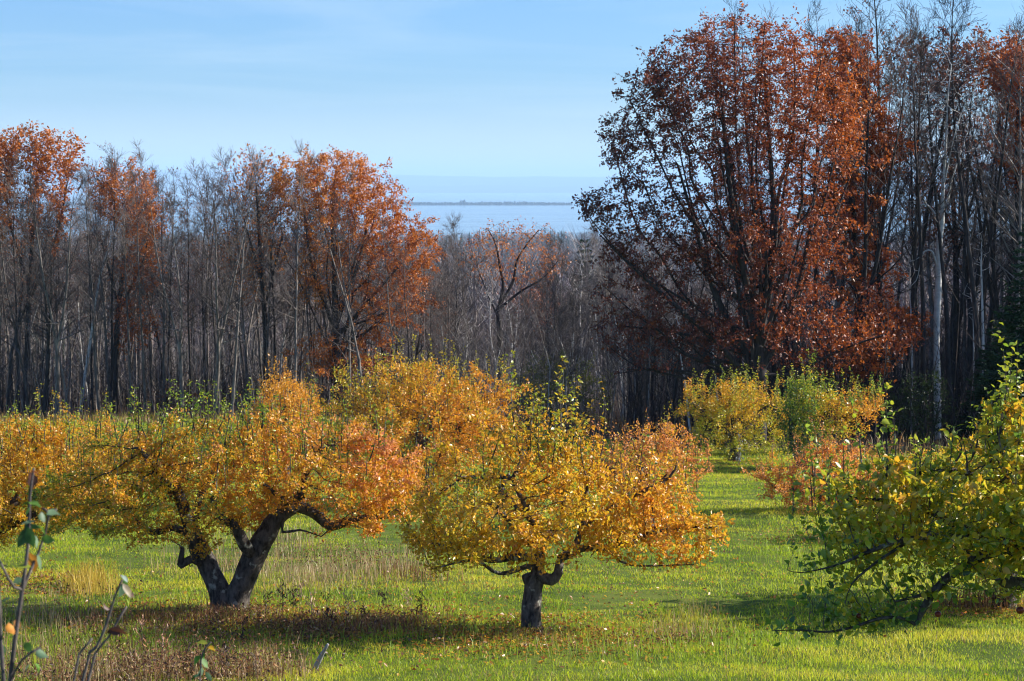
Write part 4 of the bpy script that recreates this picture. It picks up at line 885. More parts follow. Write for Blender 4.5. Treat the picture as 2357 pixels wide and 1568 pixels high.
oak('young tree with salmon leaves low below the lake view', 1225, 905,
  [[(1225, 912, 0, .1), (1225, 820, 0, .08), (1220, 740, 0, .05)], [(1225, 800, 0, .05), (1250, 730, .2, .03)]],
  [(1215, 690, 70, 45, 1.6, 1.2), (1260, 730, 40, 50, 1.4, .6)], [(0.4, .12, .04), (.52, .17, .05)], 500, 1900, 72, ls=.14, twig=M_twig)

# ---- birches
def bark_tree(name, label, X, Yb, paths, bark, twig, ells=(), natt=300, seed=1, step=.2, group=None, nleaf=1, **k):
    b = GP(X, Yb); e = ells or [(paths[0][-1][0], paths[0][-1][1], 30, 30, .6, 1)]
    return leafy_tree(name, label, 'tree', b, DG(Yb), paths, e, OAKD, group, natt=natt, nleaf=nleaf, lsize=.1, tmpl=LEAF_S, seed=seed, step=step, dk=step * 1.5, di=2, bark=bark, twig=twig, rough=0.02,
                      leaf_r=.02, tip=.006, sub_r=.03, big=.04, trop=(0, 0, .1), lm=M_oakleaf, one=True, **k)
bark_tree('birch_tree', 'slender bright white birch leaning over at the edge of the woods', 183, 958,
  [[(183, 966, 0, .085), (195, 870, 0, .08), (212, 760, 0, .07), (226, 660, 0, .055), (243, 590, 0, .04), (266, 530, 0, .03), (292, 475, 0, .012)], [(243, 590, 0, .02), (250, 540, .2, .015), (252, 500, .3, .008)]], M_birch, M_grey,
  [(275, 490, 40, 50, .8, 1)], 90, 81, group='white birches of the woods edge')
bark_tree('birch_tree', 'shorter thin white birch beyond the left apple tree, left of the leaning birch', 115, 952,
  [[(115, 960, 0, .05), (128, 850, 0, .045), (140, 790, 0, .035), (151, 735, 0, .015)]], M_birch, M_grey, [(155, 720, 15, 30, .4, 1)], 40, 82, group='white birches of the woods edge')
bark_tree('birch_tree', 'thick white birch with two crooked bare boughs in front of the tall dark trees', 2157, 1012,
  [[(2157, 1020, 0, .15), (2158, 900, 0, .14), (2155, 780, 0, .13), (2160, 660, 0, .125), (2162, 560, 0, .115), (2168, 510, 0, .10), (2171, 430, 0, .06), (2177, 330, 0, .045), (2182, 220, 0, .03), (2190, 150, 0, .02)],
   [(2164, 530, 0, .05), (2158, 505, -.1, .045), (2146, 484, -.1, .04), (2134, 472, -.2, .036), (2118, 471, -.2, .032), (2104, 464, -.3, .028), (2088, 464, -.3, .02), (2072, 456, -.3, .01)], [(2134, 472, -.2, .02), (2120, 450, -.3, .012), (2098, 440, -.4, .006)], [(2104, 464, -.3, .014), (2096, 480, -.4, .010), (2080, 500, -.4, .005)],
   [(2159, 622, 0, .042), (2151, 592, -.1, .038), (2143, 577, -.15, .034), (2130, 578, -.2, .030), (2122, 588, -.2, .025), (2116, 618, -.2, .018), (2109, 646, -.2, .014), (2085, 668, -.2, .005)], [(2122, 588, -.2, .012), (2104, 600, -.3, .008), (2086, 604, -.3, .004)], [(2114, 620, -.2, .010), (2128, 650, -.2, .006), (2132, 690, -.2, .003)],
   [(2166, 505, 0, .05), (2182, 460, .1, .04), (2192, 410, .2, .03), (2215, 340, .3, .02)], [(2174, 380, 0, .035), (2150, 330, .1, .03), (2115, 320, .1, .015)], [(2172, 430, 0, .03), (2200, 300, -.3, .02), (2230, 220, -.3, .01)]],
  M_birch, M_grey, [(2180, 250, 90, 120, 1.6, 2), (2130, 330, 50, 50, 1, .4), (2220, 330, 60, 60, 1.2, .6), (2095, 670, 22, 20, .3, .08)], 1200, 83, group='white birches of the woods edge')
for i, (X, Yb, X2, Yt) in enumerate([(1158, 938, 1172, 720), (1140, 934, 1128, 700), (1215, 940, 1190, 740), (1330, 936, 1340, 640), (1280, 940, 1276, 780), (1395, 935, 1370, 700), (1068, 942, 1074, 760), (1440, 945, 1425, 780)]):
    xm = (X + X2) / 2 + g.uniform(-10, 10)
    bark_tree('birch_tree', ['pale birch stem rising behind the tall shoots of the centre tree', 'pale birch under the spreading dark limbed oak', 'pale crooked birch right of the dark limbed oak', 'white topped birch below the right end of the lake view', 'short pale birch left of the white topped one',
               'pale birch leaning in front of the great oak boughs', 'pale birch behind the round golden tree', 'short pale birch under the great oak boughs'][i], X, Yb,
      [[(X, Yb + 6, 0, .06), (xm, Yb - (Yb - Yt) * .35, 0, .05), ((xm + X2) / 2 + g.uniform(-8, 8), Yb - (Yb - Yt) * .7, 0, .035), (X2, Yt, 0, .015)], [(xm, Yb - (Yb - Yt) * .4, 0, .03), (xm + g.choice([-22, 22]), Yb - (Yb - Yt) * .75, .2, .01)]],
      M_birch, M_grey, [(X2, Yt, 30, 45, .8, 1)], 130, 84 + i, group='pale birches in the hollow')

for i, (X, Yb, X2, Yt, r_) in enumerate([(2098, 1012, 2094, 640, .05), (2262, 1010, 2258, 600, .07), (1590, 1005, 1560, 780, .045), (2236, 1008, 2240, 700, .04), (1655, 1010, 1640, 800, .04)]):
    bark_tree('birch_tree', ['thin white birch just left of the thick crooked one', 'pale flecked trunk left of the dark spruce', 'leaning pale birch behind the amber apple tree', 'faint thin birch between the thick birch and the spruce', 'short white birch low behind the great oak trunk'][i], X, Yb,
      [[(X, Yb + 6, 0, r_), ((X + X2) / 2 + 3, (Yb + Yt) / 2, 0, r_ * .8), (X2, Yt, 0, r_ * .4)]], M_birch, M_grey, [(X2, Yt - 20, 30, 60, .8, 1)], 130, 184 + i, group='pale birches before the dark woods')

# ---- evergreens
def spruce(label, x, y, H, rad, n, seed, group, low=0.03, needle=.13):
    g_ = np.random.RandomState(seed); root = thing('spruce_tree', label, 'tree', (x, y, float(gz(x, y))), group)
    P = [np.array([0, 0, -.3])]; par = [-1]; r = [.018 * H]
    for j in range(1, 31): P.append(np.array([0, 0, H * j / 30.])); par.append(j - 1); r.append(.016 * H * (1 - j / 30.) + .01)
    B, D, S = [], [], []
    for b in range(n):
        f = low + (1 - low) * (1 - (1 - g_.rand()) ** .6) if False else low + (1 - low) * g_.rand() ** 1.25
        ln = rad * (1 - f) ** .8 * g_.uniform(.65, 1.12) + .15; an = g_.uniform(0, 6.28); j = int(f * 29) + 1; prev = j; p = P[j].copy()
        d = np.array([math.cos(an), math.sin(an), .15 - .3 * (1 - f)])
        for q in range(5):
            d = d + [0, 0, -.10 + .07 * q]; d /= np.linalg.norm(d); p = p + d * ln / 5; P.append(p.copy()); par.append(prev); r.append(.012 * (1 - q / 6)); prev = len(P) - 1
            m_ = max(3, int(14 * ln / rad)); tt = g_.rand(m_, 1); B.append(p - d * ln / 5 * tt + g_.normal(0, .05 * ln, (m_, 3))); sd = np.cross(d, [0, 0, 1]) * g_.choice([-1, 1], (m_, 1)); D.append(d * .8 + sd * .8 + g_.normal(0, .3, (m_, 3)) - [0, 0, .15]); S.append(np.full(m_, needle * (1.0 + .9 * ln / rad)))
    P = np.array(P); par = np.array(par); r = np.array(r)
    V, F = tubes(P, par, r); mesh('trunk', V, F, M_barkd, root)
    B = np.concatenate(B); D = np.concatenate(D); S = np.concatenate(S) * g_.uniform(.6, 1.3, len(B))
    V, F, nv = leaves(B, D, S, .55, LEAF_S, g_, nup=1.5)
    mesh('crown', V, F, M_needle, root, np.repeat(pick([(.012, .035, .016), (.022, .06, .022), (.03, .075, .03)], .5 + .5 * snoise(B, 1.2, seed, 2), g_), nv, 0))
    return root
def sx(X, d): return (X - 1178.5) / FPX * d
spruce('dark green spruce cut off at the right end of the woods', sx(2375, 70), 70, 8.2, 1.9, 520, 91, 'evergreens')
spruce('small dim evergreen in the shade left of the spruce', sx(2300, 74), 74, 4.6, 1.3, 220, 92, 'evergreens')
for i, (X, d, H) in enumerate([(1345, 168, 12.6), (1262, 200, 12), (1230, 190, 9.5), (1395, 205, 11), (1010, 230, 10), (832, 190, 10), (1480, 190, 10.5), (1110, 260, 10)]):
    spruce(['pointed dark pine against the lake, left of the great oak', 'dusky pine behind the spreading dark limbed oak', 'low dusky pine under the right end of the lake view', 'dusky pine seen through the great oak boughs', 'far pine at the foot of the bright orange oak',
            'dusky pine behind the trunk of the bright orange oak', 'dusky pine deep behind the great oak boughs', 'small far pine below the left half of the lake view'][i], sx(X, d), d, H, 2.2, 150, 93 + i, 'pines in the far woods', needle=.3)

# ---- shrubs on the edge of the woods
def shrub(label, X, Yb, w_, h_, pal, n_, ls, seed, nat=500, shoots=()):
    return leafy_tree('shrub', label, 'shrub', GP(X, Yb), DG(Yb), [[(X, Yb + 5, 0, .05), (X - 4, Yb - h_ * .3, 0, .035), (X - 8, Yb - h_ * .6, .2, .02)], [(X, Yb + 3, 0, .04), (X + w_ * .2, Yb - h_ * .5, -.2, .02)], [(X, Yb + 3, 0, .04), (X - w_ * .25, Yb - h_ * .5, -.3, .02)]],
      [(X, Yb - h_ * .5, w_ * .5, h_ * .48, w_ * .3 * DG(Yb) / FPX, 1), (X - w_ * .2, Yb - h_ * .7, w_ * .25, h_ * .3, .7, .4)], pal, 'shrubs along the woods edge', natt=nat, nleaf=n_, lsize=ls, tmpl=LEAF_S, seed=seed, step=.14, dk=.2, spread=.09, twig=M_twig, bark=M_bark, tip=.004, one=True, shoots=shoots)
OLV = [(.07, .10, .02), (.16, .18, .03), (.30, .28, .04)]
shrub('olive green leafy shrub behind the tall shoots of the centre tree', 1300, 985, 220, 175, OLV, 8500, .075, 120, 900)
shrub('yellowish shrub between the golden tree and the olive shrub', 1215, 978, 90, 110, [(.2, .2, .03), (.4, .34, .04)], 2600, .07, 121)
shrub('dim green shrub under the thick white birch', 2135, 1022, 150, 165, [(.03, .06, .015), (.07, .11, .025)], 4200, .08, 122)
shrub('dark green shrub at the foot of the spreading amber apple tree', 1632, 1045, 90, 60, [(.04, .07, .015), (.10, .12, .02)], 2200, .06, 123, 300)
shrub('reddish brown bush at the foot of the bright orange oak', 850, 962, 190, 110, [(.2, .06, .03), (.30, .10, .04)], 2200, .08, 124)
shrub('brown leaved bush on the edge right of the leaning birch', 430, 962, 130, 90, BR, 900, .09, 125)
shrub('faint green shrub deep in the shade behind the green apple tree', 2060, 1015, 90, 120, [(.03, .06, .015), (.08, .10, .02)], 1800, .08, 126)

# ---- undergrowth: thin stems and brush nobody could count
g = np.random.RandomState(200); pp = []
def sticks(n_, X0, X1, d0, d1, h0, h1, w_, pal, seed, twigs=6):
    g_ = np.random.RandomState(seed); d = d0 + (d1 - d0) * g_.rand(n_); X = g_.uniform(X0, X1, n_); x = (X - 1178.5) / FPX * d
    d = np.maximum(d, edge_y(x) + g_.uniform(-1, 4, n_)); x = (X - 1178.5) / FPX * d; z = gz(x, d) - .05; h = g_.uniform(h0, h1, n_)
    base = np.stack([x, d, z], -1); top = base + np.stack([g_.normal(0, .09, n_) * h, g_.normal(0, .09, n_) * h, h], -1)
    mid = (base + top) / 2 + g_.normal(0, .03, (n_, 3)) * h[:, None]
    C = pick(pal, g_.rand(n_), g_, .25)
    W = w_ * g_.uniform(.6, 1.5, n_)
    Vs = []
    th = np.array([0, 2.094, 4.189]); off = np.stack([np.cos(th), np.sin(th), th * 0], -1)
    V = np.stack([base[:, None] + off[None] * W[:, None, None], mid[:, None] + off[None] * W[:, None, None] * .75, top[:, None] + off[None] * W[:, None, None] * .25], 1).reshape(-1, 3)
    b = (np.arange(n_) * 9)[:, None]; F = [np.concatenate([b + np.array([[i, (i + 1) % 3, (i + 1) % 3 + 3, i + 3]]) + k for k in (0, 3) for i in range(3)])]
    out = [(V, F, np.repeat(C, 9, 0))]
    m_ = n_ * twigs; idx = np.repeat(np.arange(n_), twigs); t = g_.uniform(.25, 1, m_)[:, None]
    p = np.where(t < .5, base[idx] + (mid - base)[idx] * t * 2, mid[idx] + (top - mid)[idx] * (t - .5) * 2)
    an = g_.uniform(0, 6.28, m_); dr = np.stack([np.cos(an), np.sin(an), g_.uniform(.4, 1.4, m_)], -1); ln = (h[idx] * g_.uniform(.12, .32, m_))[:, None]
    q = p + dr * ln; s = np.cross(dr, g_.normal(size=(m_, 3))); s /= np.linalg.norm(s, axis=1, keepdims=True); s *= w_ * .5
    V = np.stack([p - s, p + s, q], 1).reshape(-1, 3); out.append((V, [np.arange(m_ * 3).reshape(-1, 3)], np.repeat(C[idx], 3, 0)))
    return out
BRN = [(.04, .035, .035), (.10, .088, .084), (.20, .175, .165), (.34, .31, .28)]
DBR = [(.02, .017, .02), (.045, .037, .037), (.09, .07, .062)]
M_brush = leaf_mat('brush twig', 0.0, 0.02, 0.5)
pp += sticks(1200, -120, 1050, 99, 150, 1.5, 6.0, .020, BRN, 201, 10); pp += sticks(1500, -120, 1050, 100, 150, 1.0, 3.6, .024, DBR, 211, 12)
pp += sticks(1100, 1000, 1600, 86, 150, 1.2, 4.5, .018, BRN, 202, 10)
pp += sticks(1800, 1450, 2500, 73, 130, 1.2, 5.5, .024, DBR, 203, 10)
V, F, C = cat(pp); tag(mesh('undergrowth', V, F, M_brush, col=C, smooth=False), kind='stuff')

# ---- the far woods, which read as one mass
def spiky(n_, H, cr, sp, w_, g_, seed):
    """one cheap leafless tree: trunk and upright twig spikes"""
    V = []; F = []
    th = np.array([0, 2.094, 4.189]); o = np.stack([np.cos(th), np.sin(th), th * 0], -1)
    tr = np.vstack([o * .014 * H, o * .004 * H + [0, 0, H * .85]]); V.append(tr)
    F.append(np.array([[0, 1, 4, 3], [1, 2, 5, 4], [2, 0, 3, 5]]))
    f = g_.uniform(.3, .92, n_); a = g_.uniform(0, 6.28, n_); rad = cr * np.sin(np.clip((f - .2) / .8, 0, 1) * 3.14) ** .7
    p = np.stack([np.cos(a) * rad * g_.uniform(0, .75, n_), np.sin(a) * rad * g_.uniform(0, .75, n_), f * H], -1)
    d = np.stack([np.cos(a), np.sin(a), g_.uniform(.6, 2.2, n_)], -1); d /= np.linalg.norm(d, axis=1, keepdims=True)
    q = p + d * (sp * g_.uniform(.5, 1.4, n_))[:, None]; s = np.cross(d, g_.normal(size=(n_, 3))); s /= np.linalg.norm(s, axis=1, keepdims=True); s *= w_
    T = np.stack([p - s, p + s, q], 1).reshape(-1, 3); V.append(T); F.append(6 + np.arange(n_ * 3).reshape(-1, 3))
    return np.concatenate(V), F
def scatter_mass(xy, Hs, variants, pal, seed, z=None):
    g_ = np.random.RandomState(seed); out = []; n_ = len(xy); var = g_.randint(0, len(variants), n_); z = gz(xy[:, 0], xy[:, 1])
    C = pick(pal, .5 + .5 * snoise(np.stack([xy[:, 0], xy[:, 1], xy[:, 0] * 0], -1), .02, seed, 3), g_, .25, .28)
    for v, (V, F) in enumerate(variants):
        k = np.where(var == v)[0]
        if not len(k): continue
        a = g_.uniform(0, 6.28, len(k)); s = Hs[k]; ca, sa = np.cos(a)[:, None], np.sin(a)[:, None]
        X = (V[None, :, 0] * ca - V[None, :, 1] * sa) * s[:, None] + xy[k, 0][:, None]; Y = (V[None, :, 0] * sa + V[None, :, 1] * ca) * s[:, None] + xy[k, 1][:, None]; Z = V[None, :, 2] * s[:, None] + z[k][:, None]
        W = np.stack([X, Y, Z], -1).reshape(-1, 3); b = (np.arange(len(k)) * len(V))[:, None, None]
        out.append((W, [(b + f[None]).reshape(-1, f.shape[1]) for f in F], np.repeat(C[k], len(V), 0)))
    return out
FARC = [(.09, .082, .085), (.20, .185, .185), (.36, .335, .33), (.22, .14, .11), (.24, .225, .225), (.06, .085, .055)]
g = np.random.RandomState(301)
mid = [spiky(260, 1, .22, .13, .0022, g, i) for i in range(5)]; far = [spiky(70, 1, .32, .22, .009, g, i) for i in range(5)]
def wxy(n_, y0, y1, p, mg=8, half=.275):
    yy = np.linspace(y0, y1, 4000); c = np.cumsum((half * yy + mg) * yy ** (-p)); c /= c[-1]; y = np.interp(g.rand(n_), c, yy)
    return np.stack([g.uniform(-1, 1, n_) * (half * y + mg), y], -1)
pp = []
q = wxy(1900, 138, 420, .6); pp += scatter_mass(q, g.uniform(8.5, 12, len(q)), mid, FARC, 302)
q = wxy(13000, 400, 3030, .45, 30); pp += scatter_mass(q, g.uniform(9, 13.5, len(q)), far, FARC, 303)
def cone(g_):
    m_ = 150; f = g_.rand(m_) ** .8; a = g_.uniform(0, 6.28, m_); rad = .17 * (1 - f) + .01
    d = np.stack([np.cos(a), np.sin(a), np.full(m_, -.15)], -1); p = np.stack([a * 0, a * 0, .1 + .9 * f], -1) + d * (rad * .2)[:, None]; q_ = p + d * (rad * g_.uniform(.7, 1.2, m_))[:, None]
    s = np.stack([-np.sin(a), np.cos(a), g_.uniform(-.3, .3, m_)], -1) * (.03 + .02 * (1 - f))[:, None]
    return np.stack([p + [0, 0, .02], q_ - s, q_ + s], 1).reshape(-1, 3), [np.arange(m_ * 3).reshape(-1, 3)]
cones = [cone(g) for _ in range(4)]
q = wxy(420, 210, 900, .8); q = q[snoise(np.stack([q[:, 0], q[:, 1], q[:, 0] * 0], -1), .012, 44, 2) > -.1]; pp += scatter_mass(q, g.uniform(9, 15, len(q)), cones, [(.015, .035, .02), (.03, .055, .03)], 306)
q = wxy(2200, 900, 3000, .5); q = q[snoise(np.stack([q[:, 0], q[:, 1], q[:, 0] * 0], -1), .006, 45, 2) > .05]; pp += scatter_mass(q, g.uniform(12, 19, len(q)), cones, [(.015, .035, .02), (.03, .055, .03)], 307)
# trees just beyond the picture's sides, which shade the edge of the woods
q = np.stack([g.uniform(18, 60, 520), g.uniform(63, 130, 520)], -1); q = q[(q[:, 0] > q[:, 1] * .265) & (q[:, 1] > 70 + .445 * (q[:, 0] - 9))]; pp += scatter_mass(q, g.uniform(14, 17, len(q)), mid, FARC, 304)
q = np.stack([g.uniform(-60, -27, 120), g.uniform(100, 150, 120)], -1); q = q[-q[:, 0] > q[:, 1] * .262]; pp += scatter_mass(q, g.uniform(11, 13, len(q)), mid, FARC, 305)
V, F, C = cat(pp); tag(mesh('distant_woods', V, F, M_brush, col=C, smooth=False), kind='stuff')


# ================================================================== SMALL PLANTS AND THINGS
def leafpiece(name, root, P_, ax, size, col, seed, width=1.0, mat=None):
    g_ = np.random.RandomState(seed); V, F, nv = leaves(np.array([P_]), np.array([ax], float), np.array([size]), width, LEAF_F, g_, nup=1.0)
    return mesh(name, V, F, mat or M_leaf, root, np.repeat(np.array([col]), nv, 0))
def sapling(label, X0, d, paths, lv, seed, cate='young tree'):
    base = PT(X0, 1568, d); base[2] = float(gz(base[0], base[1])); root = thing('sapling', label, cate, base, None)
    sp = [[(*(PT(a, b, d + c) - base), r_) for a, b, c, r_ in p] for p in paths]
    P, par, rs = seed_paths(sp, .05); V, F = tubes(P, np.array(par), np.array(rs), big=.004, sides=(8, 6, 5), tiny=.002, rough=.05)
    mesh('stem', V, F, M_grey if cate == 'x' else M_stem, root)
    g_ = np.random.RandomState(seed); out = []
    for X, Y, sz, col, dx, dz in lv:
        p = PT(X, Y, d + g_.uniform(-.05, .05)) - base; ax = np.array([dx, g_.uniform(-.5, .5), dz]); ax /= np.linalg.norm(ax)
        V, F, nv = leaves(np.array([p - ax * sz * .5]), ax[None], np.array([sz * .78]), g_.uniform(.9, 1.2), LEAF_F, g_, nup=.8); out.append((V, F, np.clip(np.array([col]) * g_.uniform(.55, 1.35, (nv, 1)), 0, .9)))
    V, F, C = cat(out); mesh('leaves', V, F, M_dry, root, C); return root
M_stem = bark_mat('sapling bark', (0.06, 0.045, 0.042), (0.18, 0.15, 0.14), 40, 0.3, 0.3)
g1 = (.05, .12, .03); g2 = (.13, .26, .04); bg_ = (.16, .25, .13); br = (.10, .035, .02); og = (.66, .26, .03); yg = (.34, .40, .04)
dS = 6.4; yb = 1568 + 3.0 / dS * FPX * .98
sapling('young sapling with drooping blurred green leaves close to the camera', 26, dS,
  [[(20, 2160, 0, .010), (22, 1800, 0, .009), (24, 1568, 0, .008), (51, 1358, 0, .0068), (64, 1257, 0, .0055), (69, 1139, 0, .0045), (78, 1078, 0, .003)], [(54, 1342, 0, .006), (88, 1274, .05, .005), (112, 1189, .05, .004), (97, 1170, .05, .003)], [(112, 1189, .05, .003), (130, 1172, .05, .002)],
   [(22, 1800, 0, .008), (8, 1568, -.05, .007), (0, 1440, -.05, .006), (-4, 1308, -.05, .005)], [(46, 1372, 0, .005), (18, 1330, -.05, .004), (-6, 1280, -.05, .003)], [(24, 1568, 0, .004), (50, 1520, -.05, .003), (92, 1490, -.05, .002)]],
  [(75, 1112, .065, br, .1, -1), (68, 1098, .05, br, -.3, -1), (87, 1090, .04, (.25, .08, .03), .8, -.4), (57, 1158, .055, g2, -1, 0), (84, 1160, .055, g2, 1, -.1), (128, 1180, .06, bg_, 1, .2), (60, 1203, .065, bg_, -1, -.1), (84, 1214, .06, g2, 1, -.4), (100, 1222, .055, g2, .6, -.8), (50, 1245, .095, g1, -.5, -.9), (72, 1245, .09, g1, .2, -1), (84, 1250, .06, bg_, .3, -1), (115, 1243, .06, g2, 1, -.2),
   (62, 1180, .05, g1, -.5, -.8), (98, 1196, .05, g1, .2, -1), (66, 1222, .07, g1, .1, -1), (78, 1300, .085, og, .3, -1), (92, 1300, .07, bg_, .2, -1), (46, 1302, .075, yg, -1, .1), (38, 1338, .05, bg_, -.8, -.5), (74, 1370, .065, yg, 1, .1), (16, 1378, .05, bg_, .6, .4), (26, 1453, .06, og, .4, -.9), (40, 1442, .05, (.7, .3, .1), .1, -1), (20, 1430, .04, g1, -.6, -.6), (62, 1494, .06, g1, -.4, -.8), (98, 1508, .06, bg_, .8, -.8), (82, 1520, .05, yg, .2, -1), (90, 1540, .05, g2, .5, -.9), (60, 1540, .04, bg_, -.4, -.6), (8, 1500, .05, g1, .2, -.9)], 401)
sapling('thin grey stems with a few withered leaves beside the near sapling', 215, dS + .8,
  [[(150, 2060, 0, .009), (190, 1568, 0, .006), (222, 1490, 0, .0055), (243, 1443, 0, .005), (264, 1375, 0, .004), (281, 1335, 0, .003)], [(150, 2060, 0, .007), (203, 1568, .05, .005), (250, 1467, .05, .004), (291, 1396, .05, .003)], [(150, 2060, 0, .007), (170, 1568, -.05, .004), (212, 1470, -.05, .003)]],
  [(284, 1328, .05, (.5, .58, .5), -.5, .7), (280, 1362, .07, bg_, -.3, -1), (296, 1364, .08, (.34, .26, .14), .7, -1), (304, 1370, .05, br, .7, -.5), (276, 1452, .10, br, 1, .15), (262, 1456, .07, (.14, .05, .03), -1, -.1), (240, 1396, .05, br, -.6, .4), (290, 1344, .05, g2, .4, -.8)], 402)
sapling('small shoot with green and orange leaves poking up at the photo bottom', 460, 9.5,
  [[(455, 1900, 0, .006), (460, 1568, 0, .004), (468, 1500, 0, .003), (486, 1478, 0, .002)]],
  [(462, 1478, .07, (.4, .42, .04), -1, .2), (492, 1494, .065, (.62, .36, .03), 1, -.1), (452, 1520, .07, g2, -.6, -.8), (474, 1530, .08, g2, .5, -.8), (460, 1552, .08, bg_, -.2, -1), (482, 1560, .07, g1, .5, -.8), (444, 1560, .07, g1, -.8, -.5), (470, 1506, .05, g2, .3, .9)], 403, 'shoot')

# dead weed stalks
def weed(label, X, Y, h, seed, head=(.30, .22, .12), dark=False):
    g_ = np.random.RandomState(seed); b = GP(X, Y); root = thing('dead_weed', label, 'dead weed', b, 'dead weed stalks in the grass')
    P = [np.array([0, 0, -.05])]; par = [-1]; r = [.006]; m = 12; bend = g_.normal(0, .10, 2)
    for j in range(1, m + 1): P.append(np.array([bend[0] * (j / m) ** 2 * h, bend[1] * (j / m) ** 2 * h, h * j / m])); par.append(j - 1); r.append(.005 * (1 - .6 * j / m))
    bits, ax, sz = [], [], []
    for s in range(9):
        j = g_.randint(3, m); an = g_.uniform(0, 6.28); prev = j; p = P[j]; d = np.array([math.cos(an), math.sin(an), .9])
        for q in range(3): p = p + d * h * .055; P.append(p); par.append(prev); r.append(.0025); prev = len(P) - 1
        for _ in range(3): bits.append(p + g_.normal(0, .012, 3)); ax.append([g_.normal(0, .5), g_.normal(0, .5), -.9 if g_.rand() < .7 else .6]); sz.append(g_.uniform(.03, .075))
    V, F = tubes(np.array(P), np.array(par), np.array(r), sides=(5, 4, 3), tiny=.003); mesh('stem', V, F, M_twigd if dark else M_twig, root)
    for _ in range(26): bits.append(np.array(P[m]) + g_.normal(0, .03, 3) * [1, 1, 1.4]); ax.append(g_.normal(size=3)); sz.append(g_.uniform(.012, .03))
    for _ in range(8): j = g_.randint(2, m); bits.append(P[j]); ax.append([g_.normal(0, .6), g_.normal(0, .6), -1]); sz.append(g_.uniform(.05, .09))
    V, F, nv = leaves(np.array(bits), np.array(ax), np.array(sz), .55, LEAF_S, g_)
    c = (.05, .025, .015) if dark else head
    mesh('dry_leaves', V, F, M_dry, root, np.repeat(pick([c, tuple(np.array(c) * 1.5)], g_.rand(len(bits)), g_), nv, 0))
WD = [(612, 1428, .30, 1, 'dark dead weed stalk nearest the foot of the V-shaped trunk'), (652, 1420, .42, 1, 'tall dark dead weed beside the V-shaped trunk'), (675, 1402, .33, 1, 'dark weed with a drooping top, just behind the tall one'),
      (694, 1396, .32, 0, 'pale fluffy seedhead weed beside the V-trunked tree'), (718, 1428, .34, 0, 'tan weed between the fluffy seedhead and the dark bent stalk'), (753, 1448, .42, 1, 'dark bent weed stalk in the rusty weed strip'), (770, 1432, .25, 0, 'short tan weed in the rusty weed strip'), (803, 1440, .38, 0, 'bushy brown weed midway between the two trunks'),
      (836, 1436, .22, 1, 'small dark weed in the rusty weed strip'), (884, 1420, .32, 1, 'lone dark weed standing midway toward the centre tree'), (938, 1405, .24, 0, 'thin pale weed just before the bushy dark one'), (968, 1432, .36, 1, 'bushy dark weed nearest the centre tree'),
      (560, 1480, .30, 1, 'dark weed on the near side of the V-shaped trunk'), (330, 1500, .42, 0, 'tall rusty weed in the brown patch at the near left'), (372, 1525, .46, 0, 'tallest rusty weed of the near brown patch'), (420, 1540, .40, 1, 'dark weed in the near brown patch behind the leafy shoot'),
      (520, 1552, .35, 1, 'dark broken weed right of the leafy shoot'), (590, 1560, .25, 0, 'low tan weed at the photo bottom left of the grey stick'), (1700, 1085, .9, 0, 'pale fluffy milkweed in front of the amber apple tree')]
for i, (X, Y, h, dk_, lb) in enumerate(WD): weed(lb, X, Y, h, 500 + i, head=(.75, .70, .62) if 'milkweed' in lb else (.34, .17, .08) if 'rust' in lb else (.38, .28, .16), dark=bool(dk_))
# grey stick lying in the grass
b = GP(722, 1536); e_ = PT(755, 1483, DG(1536) - .1) - b
P, par, rs = seed_paths([[(-.14, .02, -.03, .016), (-.02, 0, .0, .028), (*(e_ * .5 + [0, 0, .02]), .026), (*e_, .014)], [(-.02, 0, 0, .016), (.02, .1, .03, .008)]], .03)
root = thing('fallen_branch', 'weathered grey stick leaning up out of the near grass', 'stick', b); V, F = tubes(P, np.array(par), np.array(rs), big=.012, sides=(10, 5, 4), rough=.18); mesh('wood', V, F, M_grey, root)
